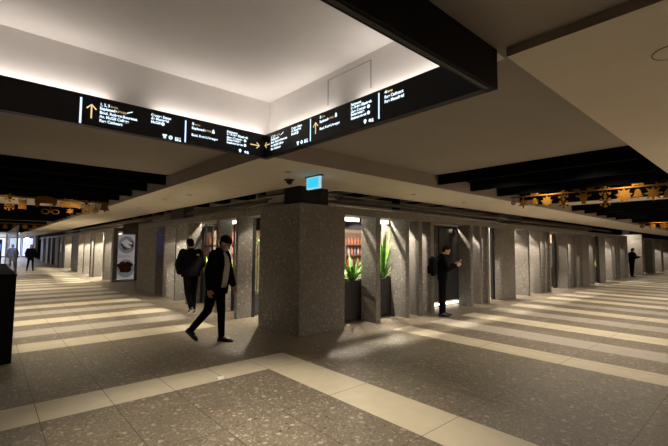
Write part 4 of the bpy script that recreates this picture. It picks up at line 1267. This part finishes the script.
def phone(d, heading, loc, lab):
    M3 = Matrix.Rotation(heading, 3, 'Z')
    wr, fd = d['A'][1][2], d['A'][1][3]; wr2 = d['A'][-1][2]
    c = (wr + wr2) / 2 + fd * .10 * d['k'] + Vector((.02, 0, .02))
    t_ = thing('mobile_phone', lab, 'phone', Vector((loc[0], loc[1], 0)) + M3 @ c, heading)
    bb = bmesh.new(); bx(bb, -.005, .005, -.038, .038, -.075, .075); bmesh.ops.bevel(bb, geom=bb.edges[:], offset=.003, segments=2, affect='EDGES')
    o = mobj('case', bb, M['phone'], t_); o.rotation_euler = (0, .6, 0)
    bb = bmesh.new(); bx(bb, -.0065, -.0052, -.034, .034, -.070, .070); o2 = mobj('screen', bb, glow('phone_screen', (.9, .7, .55), .5), t_); o2.rotation_euler = (0, .6, 0)
phone(d3, math.radians(-52), (8.22, 5.33), 'black mobile phone held by the man at the glass door')
# far people
person('distant person in dark clothes walking down the middle of the left corridor', (2.17, 31.5), math.radians(-80), 1.66,
       legs={1: (.25, .1, 0, .03), -1: (-.2, .3, -.3, .03)}, arms={1: (-.15, .35, .3, -.1), -1: (.15, .35, .3, -.1)}, puffy=.05, fine=2.2, coat='jacket', hairlong=True)
person('distant person half hidden behind the glass screen of the kiosk', (1.25, 31.0), math.radians(100), 1.66,
       legs={1: (.2, .1, 0, .03), -1: (-.2, .3, -.3, .03)}, arms={1: (.1, .2, .5, .0), -1: (-.1, .2, .3, .0)}, puffy=.05, fine=2.2, coat='jacket')
m6, d6 = person('distant dark figure holding a phone before the lit wall ending the right front', (28.9, 5.72), math.radians(-40), 1.72,
       legs={1: (.05, .03, 0, .03), -1: (-.05, .03, 0, .03)}, arms={1: (.5, .05, 1.3, .2), -1: (.5, .05, 1.3, .2)}, head=(0, .3), puffy=.02, fine=2.2, coat='jacket')
phone(d6, math.radians(-40), (28.9, 5.72), 'mobile phone held by the distant figure at the end of the right front')

# fit the sign lettering to its widths
bpy.context.view_layer.update()
dg = bpy.context.evaluated_depsgraph_get()
for o, w in texts:
    me = bpy.data.meshes.new_from_object(o.evaluated_get(dg))
    x1 = max(v.co.x for v in me.vertices)
    for v in me.vertices: v.co.x *= w / x1
    n = bpy.data.objects.new('text_line', me)
    COL.objects.link(n)
    n.parent = o.parent; n.location = o.location; n.rotation_euler = o.rotation_euler
    bpy.data.objects.remove(o)

# ------------------------------------------------------------------ corridor lights hidden in the bays between baffles
BAY = 17
def bay_right(x, k=1):
    for y in (1.9, 3.3): area('bay_light', (x, y, 3.05), .3, .2, BAY * k, (1, .86, .68), spread=140)
def bay_left(y, k=1):
    for x in (.3, 1.7): area('bay_light', (x, y, 3.05), .2, .3, BAY * k, (1, .86, .66), spread=118)
for x in (6.85, 8.0, 9.15, 10.3, 11.5, 14.0, 15.3, 16.5, 17.8, 21.8, 23, 24.2, 26, 28, 30, 34.5, 38, 42): bay_right(x)
for y in (8.35, 9.5, 10.7, 11.9, 13.1, 17.2, 18.4, 19.6, 20.8, 22, 23.2, 28.2, 30, 32, 34, 36, 41, 44): bay_left(y)

# fill lights added on the unseen sides of the two corridors
for x in (2, 5, 8, 12, 17, 22, 28): area('side_fill', (x, -2.3, 2.87), 1.6, .3, 27 if x < 7 else 58 if x < 10 else 40, (1, .88, .74), spread=105)
for y in (9, 13): area('side_fill', (-2.0, y, 2.69), .3, 1.6, 24, (1, .86, .68), spread=110)
d = bpy.data.lights.new('coffer_fill', 'SPOT'); d.energy = 950; d.color = (1, .88, .71); d.spot_size = math.radians(78); d.spot_blend = .6; d.shadow_soft_size = .3  # added spot with no fixture, brightens the floor under the coffer
o = bpy.data.objects.new('coffer_fill', d); COL.objects.link(o); o.location = (1.9, 3.0, 3.40)
w = bpy.data.worlds.new('world'); S.world = w; w.use_nodes = True
w.node_tree.nodes['Background'].inputs[0].default_value = (1, .85, .68, 1)
w.node_tree.nodes['Background'].inputs[1].default_value = .03
S.view_settings.view_transform = 'Standard'
S.view_settings.look = 'None'
S.view_settings.exposure = 0
S.cycles.use_denoising = True
